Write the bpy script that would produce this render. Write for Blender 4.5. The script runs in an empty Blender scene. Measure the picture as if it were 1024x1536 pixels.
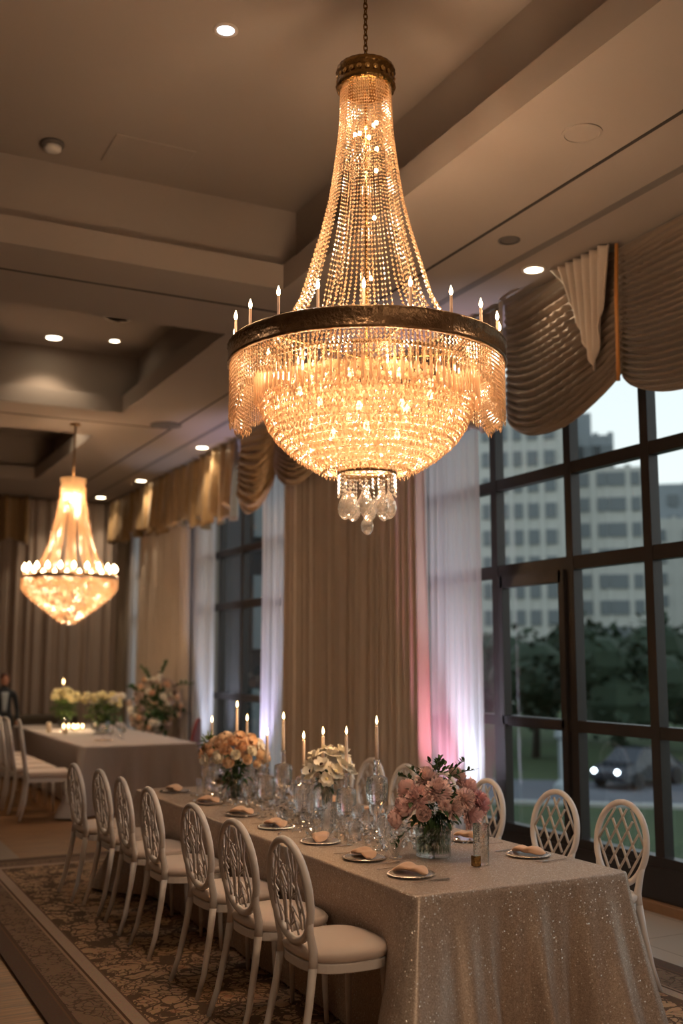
import bpy, bmesh, math, random
from math import sin, cos, pi, radians
from mathutils import Vector, Matrix
random.seed(7)
SC = bpy.context.scene
COL = SC.collection
TAU = 2*pi

# ------------------------------------------------------------------ materials
def newmat(name):
    m = bpy.data.materials.new(name); m.use_nodes = True
    nt = m.node_tree; nt.nodes.clear()
    out = nt.nodes.new('ShaderNodeOutputMaterial')
    return m, nt, out
def L(nt, a, b): nt.links.new(a, b)
def N(nt, t, **kw):
    n = nt.nodes.new(t)
    for k, v in kw.items():
        if k in n.inputs: n.inputs[k].default_value = v
        else: setattr(n, k, v)
    return n
def rgba(c): return (c[0], c[1], c[2], 1)
def s2l(r, g, b):
    f = lambda c: (c/255/12.92) if c/255 <= .04045 else ((c/255+.055)/1.055)**2.4
    return (f(r), f(g), f(b))
def pbr(name, col, rough=.5, metal=0, noise=0, nscale=20, bump=0, bscale=60, spec=.5, col2=None, sheen=0, trans=0, ior=1.45, coat=0):
    m, nt, out = newmat(name)
    p = N(nt, 'ShaderNodeBsdfPrincipled')
    p.inputs['Roughness'].default_value = rough; p.inputs['Metallic'].default_value = metal
    p.inputs['Specular IOR Level'].default_value = spec; p.inputs['IOR'].default_value = ior
    p.inputs['Transmission Weight'].default_value = trans
    p.inputs['Sheen Weight'].default_value = sheen; p.inputs['Coat Weight'].default_value = coat
    tc = N(nt, 'ShaderNodeTexCoord')
    if noise or col2:
        nz = N(nt, 'ShaderNodeTexNoise', Scale=nscale, Detail=4.0)
        L(nt, tc.outputs['Object'], nz.inputs['Vector'])
        mx = N(nt, 'ShaderNodeMix', data_type='RGBA')
        c2 = col2 or tuple(max(0, c*(1-noise)) for c in col)
        mx.inputs[6].default_value = rgba(col); mx.inputs[7].default_value = rgba(c2)
        L(nt, nz.outputs['Fac'], mx.inputs[0]); L(nt, mx.outputs[2], p.inputs['Base Color'])
    else: p.inputs['Base Color'].default_value = rgba(col)
    if bump:
        nb = N(nt, 'ShaderNodeTexNoise', Scale=bscale, Detail=3.0)
        L(nt, tc.outputs['Object'], nb.inputs['Vector'])
        b = N(nt, 'ShaderNodeBump', Strength=bump, Distance=.01)
        L(nt, nb.outputs['Fac'], b.inputs['Height']); L(nt, b.outputs['Normal'], p.inputs['Normal'])
    L(nt, p.outputs[0], out.inputs[0])
    return m
def emis(name, col, st):
    m, nt, out = newmat(name)
    e = N(nt, 'ShaderNodeEmission', Strength=st); e.inputs[0].default_value = rgba(col)
    L(nt, e.outputs[0], out.inputs[0]); return m
def cloth_sheer(name, col, tr=.35, diff=.5):
    """thin woven voile: diffuse + translucent + a share of open weave"""
    m, nt, out = newmat(name)
    d = N(nt, 'ShaderNodeBsdfDiffuse'); d.inputs[0].default_value = rgba(col)
    t = N(nt, 'ShaderNodeBsdfTranslucent'); t.inputs[0].default_value = rgba(col)
    x = N(nt, 'ShaderNodeBsdfTransparent')
    m1 = N(nt, 'ShaderNodeMixShader'); m1.inputs[0].default_value = diff
    L(nt, d.outputs[0], m1.inputs[1]); L(nt, t.outputs[0], m1.inputs[2])
    m2 = N(nt, 'ShaderNodeMixShader'); m2.inputs[0].default_value = tr
    L(nt, m1.outputs[0], m2.inputs[1]); L(nt, x.outputs[0], m2.inputs[2])
    L(nt, m2.outputs[0], out.inputs[0]); return m
def crystal(name, col, trl=.45, gl=.35, tp=.15, rough=.12):
    """cut lead crystal: scatters the bulbs' light through itself, glossy facets, partly see-through"""
    m, nt, out = newmat(name)
    t = N(nt, 'ShaderNodeBsdfTranslucent'); t.inputs[0].default_value = rgba(col)
    d = N(nt, 'ShaderNodeBsdfDiffuse'); d.inputs[0].default_value = rgba(col)
    g = N(nt, 'ShaderNodeBsdfGlossy', Roughness=rough); g.inputs[0].default_value = rgba((1, .97, .93))
    x = N(nt, 'ShaderNodeBsdfTransparent')
    a = N(nt, 'ShaderNodeMixShader'); a.inputs[0].default_value = trl
    L(nt, d.outputs[0], a.inputs[1]); L(nt, t.outputs[0], a.inputs[2])
    b = N(nt, 'ShaderNodeMixShader'); b.inputs[0].default_value = gl
    L(nt, a.outputs[0], b.inputs[1]); L(nt, g.outputs[0], b.inputs[2])
    c = N(nt, 'ShaderNodeMixShader'); c.inputs[0].default_value = tp
    L(nt, b.outputs[0], c.inputs[1]); L(nt, x.outputs[0], c.inputs[2])
    L(nt, c.outputs[0], out.inputs[0]); return m
def thin_glass(name, tint=(.93, .95, .96), rough=.03, bump=0, bscale=80, boost=.08):
    m, nt, out = newmat(name)
    x = N(nt, 'ShaderNodeBsdfTransparent'); x.inputs[0].default_value = rgba(tint)
    g = N(nt, 'ShaderNodeBsdfGlossy', Roughness=rough)
    fr = N(nt, 'ShaderNodeFresnel', IOR=1.5)
    ad = N(nt, 'ShaderNodeMath', operation='ADD'); ad.inputs[1].default_value = boost
    ge = N(nt, 'ShaderNodeNewGeometry'); om = N(nt, 'ShaderNodeMath', operation='SUBTRACT'); om.inputs[0].default_value = 1
    L(nt, ge.outputs['Backfacing'], om.inputs[1]); ml = N(nt, 'ShaderNodeMath', operation='MULTIPLY')
    L(nt, fr.outputs[0], ml.inputs[0]); L(nt, om.outputs[0], ml.inputs[1]); L(nt, ml.outputs[0], ad.inputs[0])
    mx = N(nt, 'ShaderNodeMixShader'); L(nt, ad.outputs[0], mx.inputs[0])
    L(nt, x.outputs[0], mx.inputs[1]); L(nt, g.outputs[0], mx.inputs[2])
    if bump:
        tc = N(nt, 'ShaderNodeTexCoord'); v = N(nt, 'ShaderNodeTexVoronoi', Scale=bscale)
        L(nt, tc.outputs['Object'], v.inputs['Vector'])
        b = N(nt, 'ShaderNodeBump', Strength=bump, Distance=.01)
        L(nt, v.outputs['Distance'], b.inputs['Height']); L(nt, b.outputs['Normal'], g.inputs['Normal'])
        L(nt, b.outputs['Normal'], fr.inputs['Normal'])
    L(nt, mx.outputs[0], out.inputs[0]); return m

M = {}
M['ceil'] = pbr('ceiling_paint', (.32, .268, .238), .9, noise=.05, nscale=2)
M['wall'] = pbr('wall_paint', (.34, .28, .23), .9, noise=.1, nscale=3)
M['slot'] = pbr('slot_dark', (.035, .028, .025), .8)
M['slotg'] = pbr('slot_grey', (.16, .14, .13), .7)
M['frame'] = pbr('window_bronze', (.045, .038, .036), .35, metal=.3, noise=.2)
M['pane'] = thin_glass('pane_glass', (.97, .98, .98), 0.01, boost=.02)
M['sheer'] = cloth_sheer('sheer_voile', (.84, .82, .84), .14, .6)
M['tan'] = pbr('tan_drape', (.66, .56, .48), .85, noise=.12, nscale=4, bump=.15, bscale=300, sheen=.2)
M['grey'] = pbr('taupe_drape', (.38, .30, .255), .85, noise=.12, nscale=3, bump=.1, bscale=300)
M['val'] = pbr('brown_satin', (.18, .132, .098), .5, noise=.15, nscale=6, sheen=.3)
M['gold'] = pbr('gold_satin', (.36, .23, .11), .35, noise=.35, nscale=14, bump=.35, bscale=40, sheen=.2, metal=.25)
M['cream'] = pbr('cream_satin', (.50, .42, .35), .45, noise=.08, nscale=6, sheen=.3)
M['cord'] = pbr('amber_cord', (.50, .22, .06), .5)
M['white'] = pbr('chair_white', (.74, .69, .66), .38, noise=.06, nscale=30, bump=.05, bscale=120)
M['worn'] = pbr('chair_lattice', (.62, .55, .49), .45, noise=.35, nscale=50, bump=.3, bscale=150)
M['cush'] = pbr('cushion_cream', (.70, .59, .52), .8, noise=.06, nscale=8, sheen=.2, bump=.1, bscale=400)
M['plain'] = pbr('plain_linen', (.42, .37, .35), .85, noise=.05, nscale=6, bump=.1, bscale=300)
M['silver'] = pbr('silver', (.75, .70, .66), .22, metal=1, noise=.3, nscale=80)
M['dish'] = pbr('glazed_dish', (.36, .28, .23), .22)
M['nap'] = pbr('peach_napkin', (.78, .50, .33), .8, noise=.15, nscale=25, bump=.3, bscale=60, sheen=.3)
M['wax'] = pbr('candle_wax', (.85, .68, .56), .45)
M['waxp'] = pbr('pillar_wax', (.9, .75, .55), .5)
M['flame'] = emis('flame', (1, .62, .25), 14)
M['wick'] = pbr('wick', (.03, .02, .02), .9)
M['bronze'] = pbr('bronze_band', (.15, .09, .05), .38, metal=.85, noise=.0, nscale=25, col2=(.38, .24, .13), bump=.8, bscale=45)
M['brass'] = pbr('antique_brass', (.50, .30, .10), .25, metal=1, nscale=40, col2=(.14, .08, .03), bump=.7, bscale=50)
M['gilt'] = pbr('gilt', (.85, .55, .20), .25, metal=1)
M['crystal'] = crystal('crystal_warm', (.86, .61, .37), .5, .38, .24, .10)
M['bead'] = crystal('crystal_bead', (.85, .82, .78), .5, .75, .12, .06)
M['clear'] = crystal('crystal_clear', (.80, .76, .72), .3, .65, .45, .05)
M['bulb'] = emis('bulb_warm', (1, .66, .34), 26)
M['sleeve'] = pbr('candle_sleeve', (.75, .5, .35), .5)
M['down'] = emis('downlight_lens', (1, .82, .55), 14)
M['downc'] = emis('downlight_cool', (.9, .95, 1), 10)
M['trimw'] = pbr('fixture_white', (.5, .44, .4), .5)
M['fixg'] = pbr('fixture_grey', (.10, .09, .085), .6)
M['glass'] = thin_glass('table_glass', (.90, .89, .88), .03, boost=.10)
def real_cut(name, mixf, rough, tint):
    m, nt, out = newmat(name)
    x = N(nt, 'ShaderNodeBsdfTransparent'); x.inputs[0].default_value = rgba(tint)
    g = N(nt, 'ShaderNodeBsdfGlass', Roughness=rough, IOR=1.5); g.inputs[0].default_value = (1, .99, .97, 1)
    gl = N(nt, 'ShaderNodeBsdfGlossy', Roughness=rough+.03)
    m1 = N(nt, 'ShaderNodeMixShader'); m1.inputs[0].default_value = .14; L(nt, g.outputs[0], m1.inputs[1]); L(nt, gl.outputs[0], m1.inputs[2])
    mx = N(nt, 'ShaderNodeMixShader'); mx.inputs[0].default_value = mixf
    L(nt, x.outputs[0], mx.inputs[1]); L(nt, m1.outputs[0], mx.inputs[2]); L(nt, mx.outputs[0], out.inputs[0]); return m
M['cut'] = real_cut('cut_glass', .6, .02, (.97, .96, .95))
M['stem'] = pbr('stem_green', (.05, .12, .03), .6, noise=.3)
M['leaf'] = pbr('leaf_green', (.03, .07, .02), .5, nscale=30, col2=(.08, .15, .05))
M['leafl'] = pbr('leaf_light', (.10, .18, .05), .5, nscale=30, col2=(.2, .27, .09))
M['pink'] = pbr('petal_pink', (.95, .60, .60), .7, nscale=20, col2=(.97, .74, .70), sheen=.2)
M['rose'] = pbr('petal_rose', (.86, .38, .44), .7, nscale=20, col2=(.92, .62, .62), sheen=.2)
M['blush'] = pbr('petal_blush', (.97, .78, .74), .7, nscale=30, col2=(.93, .64, .60), sheen=.2)
M['peach'] = pbr('petal_peach', (.85, .60, .38), .7, nscale=20, col2=(.78, .45, .28), sheen=.2)
M['ivory'] = pbr('petal_ivory', (.95, .90, .80), .7, nscale=10, col2=(.92, .84, .70), sheen=.2)
M['yellow'] = pbr('petal_yellow', (.96, .84, .42), .6, nscale=10, col2=(.95, .88, .6))
M['dusty'] = pbr('petal_dusty', (.50, .38, .32), .8, nscale=10, col2=(.62, .46, .38))
M['peachl'] = pbr('petal_light_peach', (.90, .72, .52), .7, nscale=20, col2=(.85, .6, .42))
M['dark'] = pbr('flower_eye', (.04, .02, .02), .8)
M['sofa'] = pbr('sofa_brown', (.09, .07, .05), .85, noise=.2)
M['red'] = pbr('red_velvet', (.16, .012, .012), .7, sheen=.3)
M['suit'] = pbr('dark_suit', (.02, .025, .035), .8)
M['shirt'] = pbr('grey_shirt', (.35, .4, .45), .8)
M['skin'] = pbr('skin', (.45, .22, .15), .5)
M['hair'] = pbr('hair', (.06, .015, .01), .6)
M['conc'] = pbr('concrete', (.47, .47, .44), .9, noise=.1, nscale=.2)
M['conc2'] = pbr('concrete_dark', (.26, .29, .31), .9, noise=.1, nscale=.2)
M['annex'] = pbr('annex_wall', (.022, .021, .023), .8, noise=.2, nscale=.5)
M['bwin'] = pbr('building_window', (.13, .15, .16), .5)
M['road'] = pbr('asphalt', (.12, .13, .15), .8, noise=.2, nscale=.5)
M['trunk'] = pbr('bark', (.05, .04, .03), .9)
M['car'] = pbr('car_paint', (.03, .035, .045), .25)
M['head'] = emis('headlamp', (.75, .88, 1), 12)
M['wheel'] = pbr('tyre', (.02, .02, .02), .8)
M['post'] = pbr('post_grey', (.45, .5, .52), .6)

# lawn, tree leaves
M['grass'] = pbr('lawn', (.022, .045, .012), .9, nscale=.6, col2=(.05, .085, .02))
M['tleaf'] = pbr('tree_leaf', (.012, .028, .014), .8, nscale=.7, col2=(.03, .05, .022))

def wood_floor():
    m, nt, out = newmat('wood_floor')
    tc = N(nt, 'ShaderNodeTexCoord'); mp = N(nt, 'ShaderNodeMapping')
    L(nt, tc.outputs['Object'], mp.inputs[0])
    br = N(nt, 'ShaderNodeTexBrick', Scale=1.0); br.inputs['Brick Width'].default_value = 1.6
    br.inputs['Row Height'].default_value = .13; br.inputs['Mortar Size'].default_value = .004
    br.inputs['Color1'].default_value = rgba((.20, .095, .036)); br.inputs['Color2'].default_value = rgba((.235, .118, .046))
    br.inputs['Mortar'].default_value = rgba((.11, .075, .05))
    L(nt, mp.outputs[0], br.inputs['Vector'])
    m2 = N(nt, 'ShaderNodeMapping'); m2.inputs['Scale'].default_value = (2, 26, 1)
    L(nt, tc.outputs['Object'], m2.inputs[0])
    nz = N(nt, 'ShaderNodeTexNoise', Scale=1.5, Detail=6.0); L(nt, m2.outputs[0], nz.inputs['Vector'])
    mx = N(nt, 'ShaderNodeMix', data_type='RGBA', blend_type='MULTIPLY'); mx.inputs[0].default_value = .7
    L(nt, br.outputs['Color'], mx.inputs[6])
    cr = N(nt, 'ShaderNodeValToRGB'); cr.color_ramp.elements[0].color = (.3, .26, .22, 1); cr.color_ramp.elements[0].position = .3; cr.color_ramp.elements[1].color = (1.3, 1.25, 1.2, 1); cr.color_ramp.elements[1].position = .7
    L(nt, nz.outputs['Fac'], cr.inputs[0]); L(nt, cr.outputs[0], mx.inputs[7])
    p = N(nt, 'ShaderNodeBsdfPrincipled', Roughness=.45); p.inputs['Specular IOR Level'].default_value = .25; L(nt, mx.outputs[2], p.inputs['Base Color'])
    L(nt, p.outputs[0], out.inputs[0]); return m
M['floor'] = wood_floor()
def marble():
    m, nt, out = newmat('pale_tile')
    tc = N(nt, 'ShaderNodeTexCoord')
    br = N(nt, 'ShaderNodeTexBrick', Scale=1.0); br.offset = 0
    br.inputs['Brick Width'].default_value = .6; br.inputs['Row Height'].default_value = .6; br.inputs['Mortar Size'].default_value = .004
    br.inputs['Color1'].default_value = rgba((.44, .39, .34)); br.inputs['Color2'].default_value = rgba((.47, .41, .36)); br.inputs['Mortar'].default_value = rgba((.25, .22, .2))
    L(nt, tc.outputs['Object'], br.inputs['Vector'])
    p = N(nt, 'ShaderNodeBsdfPrincipled', Roughness=.12); L(nt, br.outputs['Color'], p.inputs['Base Color'])
    L(nt, p.outputs[0], out.inputs[0]); return m
M['tile'] = marble()

RX0, RX1, RY0, RY1 = 1.18, 4.60, 1.2, 9.95
def rug_mat():
    """oriental carpet: striped border bands measured from the edge, mottled dark motif field"""
    m, nt, out = newmat('oriental_rug')
    tc = N(nt, 'ShaderNodeTexCoord'); sp = N(nt, 'ShaderNodeSeparateXYZ'); L(nt, tc.outputs['Object'], sp.inputs[0])
    def mth(op, a, b=None):
        n = N(nt, 'ShaderNodeMath', operation=op)
        for i, v in enumerate((a, b)):
            if v is None: continue
            if hasattr(v, 'links') or hasattr(v, 'is_linked'): L(nt, v, n.inputs[i])
            else: n.inputs[i].default_value = v
        return n.outputs[0]
    cx, cy = (RX0+RX1)/2, (RY0+RY1)/2
    dx = mth('SUBTRACT', (RX1-RX0)/2, mth('ABSOLUTE', sp.outputs[0]))
    dy = mth('SUBTRACT', (RY1-RY0)/2, mth('ABSOLUTE', sp.outputs[1]))
    d = mth('MINIMUM', dx, dy)
    base = N(nt, 'ShaderNodeValToRGB'); base.color_ramp.interpolation = 'CONSTANT'
    el = base.color_ramp.elements
    stops = [(0, (.055, .038, .03)), (.10, (.075, .045, .03)), (.11, (.05, .033, .025)), (.13, (.105, .073, .052)), (.33, (.16, .11, .08)), (.345, (.05, .03, .02)),
             (.36, (.19, .145, .115)), (.43, (.08, .05, .035)), (.445, (.21, .14, .088))]
    el[0].position = 0; el[0].color = rgba(stops[0][1]); el[1].position = stops[1][0]; el[1].color = rgba(stops[1][1])
    for p_, c in stops[2:]:
        e = el.new(p_); e.color = rgba(c)
    L(nt, d, base.inputs[0])
    # motif: distorted voronoi + noise
    nz = N(nt, 'ShaderNodeTexNoise', Scale=2.2, Detail=5.0); nz.inputs['Distortion'].default_value = 1.0
    L(nt, tc.outputs['Object'], nz.inputs['Vector'])
    va = N(nt, 'ShaderNodeVectorMath', operation='MULTIPLY_ADD'); va.inputs[1].default_value = (.35, .35, .35)
    L(nt, nz.outputs['Color'], va.inputs[0]); L(nt, tc.outputs['Object'], va.inputs[2])
    v1 = N(nt, 'ShaderNodeTexVoronoi', Scale=5.5, feature='DISTANCE_TO_EDGE'); L(nt, va.outputs[0], v1.inputs['Vector'])
    v2 = N(nt, 'ShaderNodeTexVoronoi', Scale=19.0, feature='DISTANCE_TO_EDGE'); L(nt, va.outputs[0], v2.inputs['Vector'])
    n2 = N(nt, 'ShaderNodeTexNoise', Scale=5.0, Detail=4.0); L(nt, tc.outputs['Object'], n2.inputs['Vector'])
    l1 = mth('LESS_THAN', v1.outputs['Distance'], .045)
    l2 = mth('MULTIPLY', mth('LESS_THAN', v2.outputs['Distance'], .07), mth('GREATER_THAN', n2.outputs['Fac'], .42))
    l3 = mth('GREATER_THAN', n2.outputs['Fac'], .585)
    ln = mth('MAXIMUM', mth('MAXIMUM', l1, l2), l3)
    inner = mth('GREATER_THAN', d, .445)
    fac = mth('MULTIPLY', ln, mth('ADD', mth('MULTIPLY', inner, .8), .0))
    band = mth('MULTIPLY', mth('MULTIPLY', mth('GREATER_THAN', d, .13), mth('LESS_THAN', d, .33)), mth('MULTIPLY', l2, .6))
    fac2 = mth('MAXIMUM', fac, band)
    mx = N(nt, 'ShaderNodeMix', data_type='RGBA'); L(nt, fac2, mx.inputs[0]); L(nt, base.outputs[0], mx.inputs[6])
    mx.inputs[7].default_value = rgba((.022, .014, .011))
    # faint rust blossoms
    v3 = N(nt, 'ShaderNodeTexVoronoi', Scale=5.5); L(nt, va.outputs[0], v3.inputs['Vector'])
    bl = mth('MULTIPLY', mth('LESS_THAN', v3.outputs['Distance'], .16), mth('MULTIPLY', inner, .5))
    mx2 = N(nt, 'ShaderNodeMix', data_type='RGBA'); L(nt, bl, mx2.inputs[0]); L(nt, mx.outputs[2], mx2.inputs[6]); mx2.inputs[7].default_value = rgba((.19, .09, .05))
    n3 = N(nt, 'ShaderNodeTexNoise', Scale=90.0, Detail=3.0); L(nt, tc.outputs['Object'], n3.inputs['Vector'])
    mx3 = N(nt, 'ShaderNodeMix', data_type='RGBA', blend_type='MULTIPLY'); mx3.inputs[0].default_value = .5
    L(nt, mx2.outputs[2], mx3.inputs[6]); L(nt, n3.outputs['Color'], mx3.inputs[7])
    sc = N(nt, 'ShaderNodeMix', data_type='RGBA', blend_type='MULTIPLY'); sc.inputs[0].default_value = 1; sc.inputs[7].default_value = (2.6, 2.5, 2.4, 1)
    L(nt, mx3.outputs[2], sc.inputs[6])
    p = N(nt, 'ShaderNodeBsdfPrincipled', Roughness=.95); p.inputs['Specular IOR Level'].default_value = .1
    L(nt, sc.outputs[2], p.inputs['Base Color'])
    b = N(nt, 'ShaderNodeBump', Strength=.4, Distance=.004); L(nt, n3.outputs['Fac'], b.inputs['Height']); L(nt, b.outputs['Normal'], p.inputs['Normal'])
    L(nt, p.outputs[0], out.inputs[0]); return m
M['rug'] = rug_mat()

def sequin():
    """champagne sequin cloth: every cell a tiny disc with its own tilt, a few of them bright silver"""
    m, nt, out = newmat('sequin_cloth')
    tc = N(nt, 'ShaderNodeTexCoord')
    v = N(nt, 'ShaderNodeTexVoronoi', Scale=112.0); L(nt, tc.outputs['Object'], v.inputs['Vector'])
    sep = N(nt, 'ShaderNodeSeparateColor'); L(nt, v.outputs['Color'], sep.inputs[0])
    n1 = N(nt, 'ShaderNodeMath', operation='GREATER_THAN'); n1.inputs[1].default_value = .865; L(nt, sep.outputs[0], n1.inputs[0])
    dd = N(nt, 'ShaderNodeMath', operation='LESS_THAN'); dd.inputs[1].default_value = .36; L(nt, v.outputs['Distance'], dd.inputs[0])
    fl = N(nt, 'ShaderNodeMath', operation='MULTIPLY'); L(nt, n1.outputs[0], fl.inputs[0]); L(nt, dd.outputs[0], fl.inputs[1])
    cr = N(nt, 'ShaderNodeValToRGB'); cr.color_ramp.elements[0].color = rgba((.20, .155, .125)); cr.color_ramp.elements[1].color = rgba((.46, .375, .32)); cr.color_ramp.elements[1].position = .95
    vb = N(nt, 'ShaderNodeTexVoronoi', Scale=230.0); L(nt, tc.outputs['Object'], vb.inputs['Vector']); sb = N(nt, 'ShaderNodeSeparateColor'); L(nt, vb.outputs['Color'], sb.inputs[0])
    L(nt, sb.outputs[1], cr.inputs[0])
    nrm = N(nt, 'ShaderNodeNewGeometry')
    sub = N(nt, 'ShaderNodeVectorMath', operation='SUBTRACT'); sub.inputs[1].default_value = (.5, .5, .5); L(nt, v.outputs['Color'], sub.inputs[0])
    sc = N(nt, 'ShaderNodeVectorMath', operation='SCALE'); sc.inputs['Scale'].default_value = 1.0; L(nt, sub.outputs[0], sc.inputs[0])
    ad = N(nt, 'ShaderNodeVectorMath', operation='ADD'); L(nt, sc.outputs[0], ad.inputs[0]); L(nt, nrm.outputs['Normal'], ad.inputs[1])
    no = N(nt, 'ShaderNodeVectorMath', operation='NORMALIZE'); L(nt, ad.outputs[0], no.inputs[0])
    base = N(nt, 'ShaderNodeBsdfDiffuse'); L(nt, cr.outputs[0], base.inputs[0])
    g = N(nt, 'ShaderNodeBsdfGlossy', Roughness=.42); g.inputs[0].default_value = rgba((.80, .68, .58))
    m1 = N(nt, 'ShaderNodeMixShader'); m1.inputs[0].default_value = .25
    L(nt, base.outputs[0], m1.inputs[1]); L(nt, g.outputs[0], m1.inputs[2])
    g2 = N(nt, 'ShaderNodeBsdfGlossy', Roughness=.25); g2.inputs[0].default_value = rgba((1, .95, .88)); L(nt, no.outputs[0], g2.inputs['Normal'])
    d2 = N(nt, 'ShaderNodeBsdfDiffuse'); d2.inputs[0].default_value = rgba((1, .98, .95))  # white diffuse puts the sparkle into the flake colour
    ms = N(nt, 'ShaderNodeMixShader'); ms.inputs[0].default_value = .35
    L(nt, d2.outputs[0], ms.inputs[1]); L(nt, g2.outputs[0], ms.inputs[2])
    m2 = N(nt, 'ShaderNodeMixShader'); L(nt, fl.outputs[0], m2.inputs[0])
    L(nt, m1.outputs[0], m2.inputs[1]); L(nt, ms.outputs[0], m2.inputs[2])
    L(nt, m2.outputs[0], out.inputs[0]); return m
M['sequin'] = sequin()

# ------------------------------------------------------------------ mesh builder
class MB:
    def __init__(s): s.v = []; s.f = []
    def add(s, vs, fs):
        o = len(s.v); s.v += [tuple(v) for v in vs]; s.f += [tuple(i+o for i in f) for f in fs]
        return s
    def box(s, x0, x1, y0, y1, z0, z1):
        return s.add([(x0,y0,z0),(x1,y0,z0),(x1,y1,z0),(x0,y1,z0),(x0,y0,z1),(x1,y0,z1),(x1,y1,z1),(x0,y1,z1)],
                     [(0,3,2,1),(4,5,6,7),(0,1,5,4),(1,2,6,5),(2,3,7,6),(3,0,4,7)])
    def lathe(s, prof, n=24, c=(0,0,0), cap=True, wob=None):
        vs = []; fs = []
        for r, z in prof:
            for k in range(n):
                a = TAU*k/n; rr = r*(wob(a, z) if wob else 1)
                vs.append((c[0]+rr*cos(a), c[1]+rr*sin(a), c[2]+z))
        m = len(prof)
        for i in range(m-1):
            for k in range(n):
                k2 = (k+1) % n
                fs.append((i*n+k, i*n+k2, (i+1)*n+k2, (i+1)*n+k))
        if cap:
            if prof[0][0] > 1e-5: fs.append(tuple(reversed(range(n))))
            if prof[-1][0] > 1e-5: fs.append(tuple((m-1)*n+k for k in range(n)))
        return s.add(vs, fs)
    def facet(s, prof, n=12, c=(0,0,0), step=.012):
        """diamond-cut surface of revolution: every other ring turned half a step, flat triangles"""
        ring = []
        for (r0, z0), (r1, z1) in zip(prof, prof[1:]):
            m = max(1, int(math.hypot(r1-r0, z1-z0)/step))
            for k in range(m): ring.append((lerp(r0, r1, k/m), lerp(z0, z1, k/m)))
        ring.append(prof[-1]); vs = []; fs = []
        for j, (r, z) in enumerate(ring):
            for k in range(n):
                a = TAU*(k+.5*(j % 2))/n; vs.append((c[0]+r*cos(a), c[1]+r*sin(a), c[2]+z))
        for j in range(len(ring)-1):
            for k in range(n):
                a, b, c2, d = j*n+k, j*n+(k+1) % n, (j+1)*n+k, (j+1)*n+(k+1) % n
                if j % 2: fs += [(a, b, d), (a, d, c2)]
                else: fs += [(a, b, c2), (b, d, c2)]
        return s.add(vs, fs)
    def tube(s, pts, rad, n=8, closed=False, flat=1.0, up=None):
        pts = [Vector(p) for p in pts]; m = len(pts)
        if not hasattr(rad, '__len__'): rad = [rad]*m
        vs = []; fs = []; prev = None
        for i, p in enumerate(pts):
            if closed: t = (pts[(i+1) % m]-pts[i-1]).normalized()
            else: t = (pts[min(i+1, m-1)]-pts[max(i-1, 0)]).normalized()
            if up is not None: a = Vector(up)
            else: a = prev if prev is not None else (Vector((0,0,1)) if abs(t.z) < .9 else Vector((1,0,0)))
            b = t.cross(a)
            if b.length < 1e-6: b = t.cross(Vector((0,1,0)))
            b.normalize(); a = b.cross(t).normalized(); prev = a
            for k in range(n):
                g = TAU*k/n
                vs.append(p+a*(rad[i]*cos(g)*flat)+b*(rad[i]*sin(g)))
        for i in range(m if closed else m-1):
            j = (i+1) % m
            for k in range(n):
                k2 = (k+1) % n
                fs.append((i*n+k, i*n+k2, j*n+k2, j*n+k))
        if not closed: fs.append(tuple(reversed(range(n)))); fs.append(tuple((m-1)*n+k for k in range(n)))
        return s.add(vs, fs)
    def gem(s, c, r, h=None, n=6, taper=.5):
        """faceted bead or drop: ring between two points"""
        h = h or r; c = Vector(c)
        vs = [c+Vector((0,0,h*2*taper)), c-Vector((0,0,h*2*(1-taper)))]
        vs += [c+Vector((r*cos(TAU*k/n), r*sin(TAU*k/n), 0)) for k in range(n)]
        fs = [(0, 2+k, 2+(k+1) % n) for k in range(n)]+[(1, 2+(k+1) % n, 2+k) for k in range(n)]
        return s.add(vs, fs)
    def disc(s, c, nrm, r, th, n=8):
        """faceted octagon crystal facing nrm"""
        c = Vector(c); nrm = Vector(nrm).normalized(); q = nrm.to_track_quat('Z', 'Y').to_matrix()
        vs = [c+q@Vector((0,0,th)), c-q@Vector((0,0,th))]+[c+q@Vector((r*cos(TAU*k/n), r*sin(TAU*k/n), 0)) for k in range(n)]
        fs = [(0, 2+k, 2+(k+1) % n) for k in range(n)]+[(1, 2+(k+1) % n, 2+k) for k in range(n)]
        return s.add(vs, fs)
    def grid(s, fn, nu, nv, closeu=False):
        vs = [fn(i/nu, j/nv) for j in range(nv+1) for i in range(nu+(0 if closeu else 1))]
        w = nu if closeu else nu+1; fs = []
        for j in range(nv):
            for i in range(nu):
                i2 = (i+1) % w
                fs.append((j*w+i, j*w+i2, (j+1)*w+i2, (j+1)*w+i))
        return s.add(vs, fs)
    def sphere(s, c, r, n=10, m=6, sc=(1,1,1)):
        return s.add(*[(lambda vs, fs: (vs, fs))(*_sph(c, r, n, m, sc))][0])
    def xf(s, mat):
        s.v = [tuple(mat @ Vector(v)) for v in s.v]; return s
    def build(s, name, mat, parent=None, smooth=False, loc=None, label=None, thick=0, bevel=0, sub=0):
        me = bpy.data.meshes.new(name); me.from_pydata(s.v, [], s.f); me.validate()
        bm = bmesh.new(); bm.from_mesh(me); bmesh.ops.recalc_face_normals(bm, faces=bm.faces); bm.to_mesh(me); bm.free()
        if smooth:
            for p in me.polygons: p.use_smooth = True
        me.materials.append(M[mat] if isinstance(mat, str) else mat)
        o = bpy.data.objects.new(name, me); COL.objects.link(o)
        if parent: o.parent = parent
        if loc: o.location = loc
        if label: o['label'] = label
        if thick:
            md = o.modifiers.new('solid', 'SOLIDIFY'); md.thickness = thick; md.offset = 0
        if bevel:
            md = o.modifiers.new('bevel', 'BEVEL'); md.width = bevel; md.segments = 3; md.limit_method = 'ANGLE'
        if sub:
            md = o.modifiers.new('sub', 'SUBSURF'); md.levels = sub; md.render_levels = sub
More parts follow.
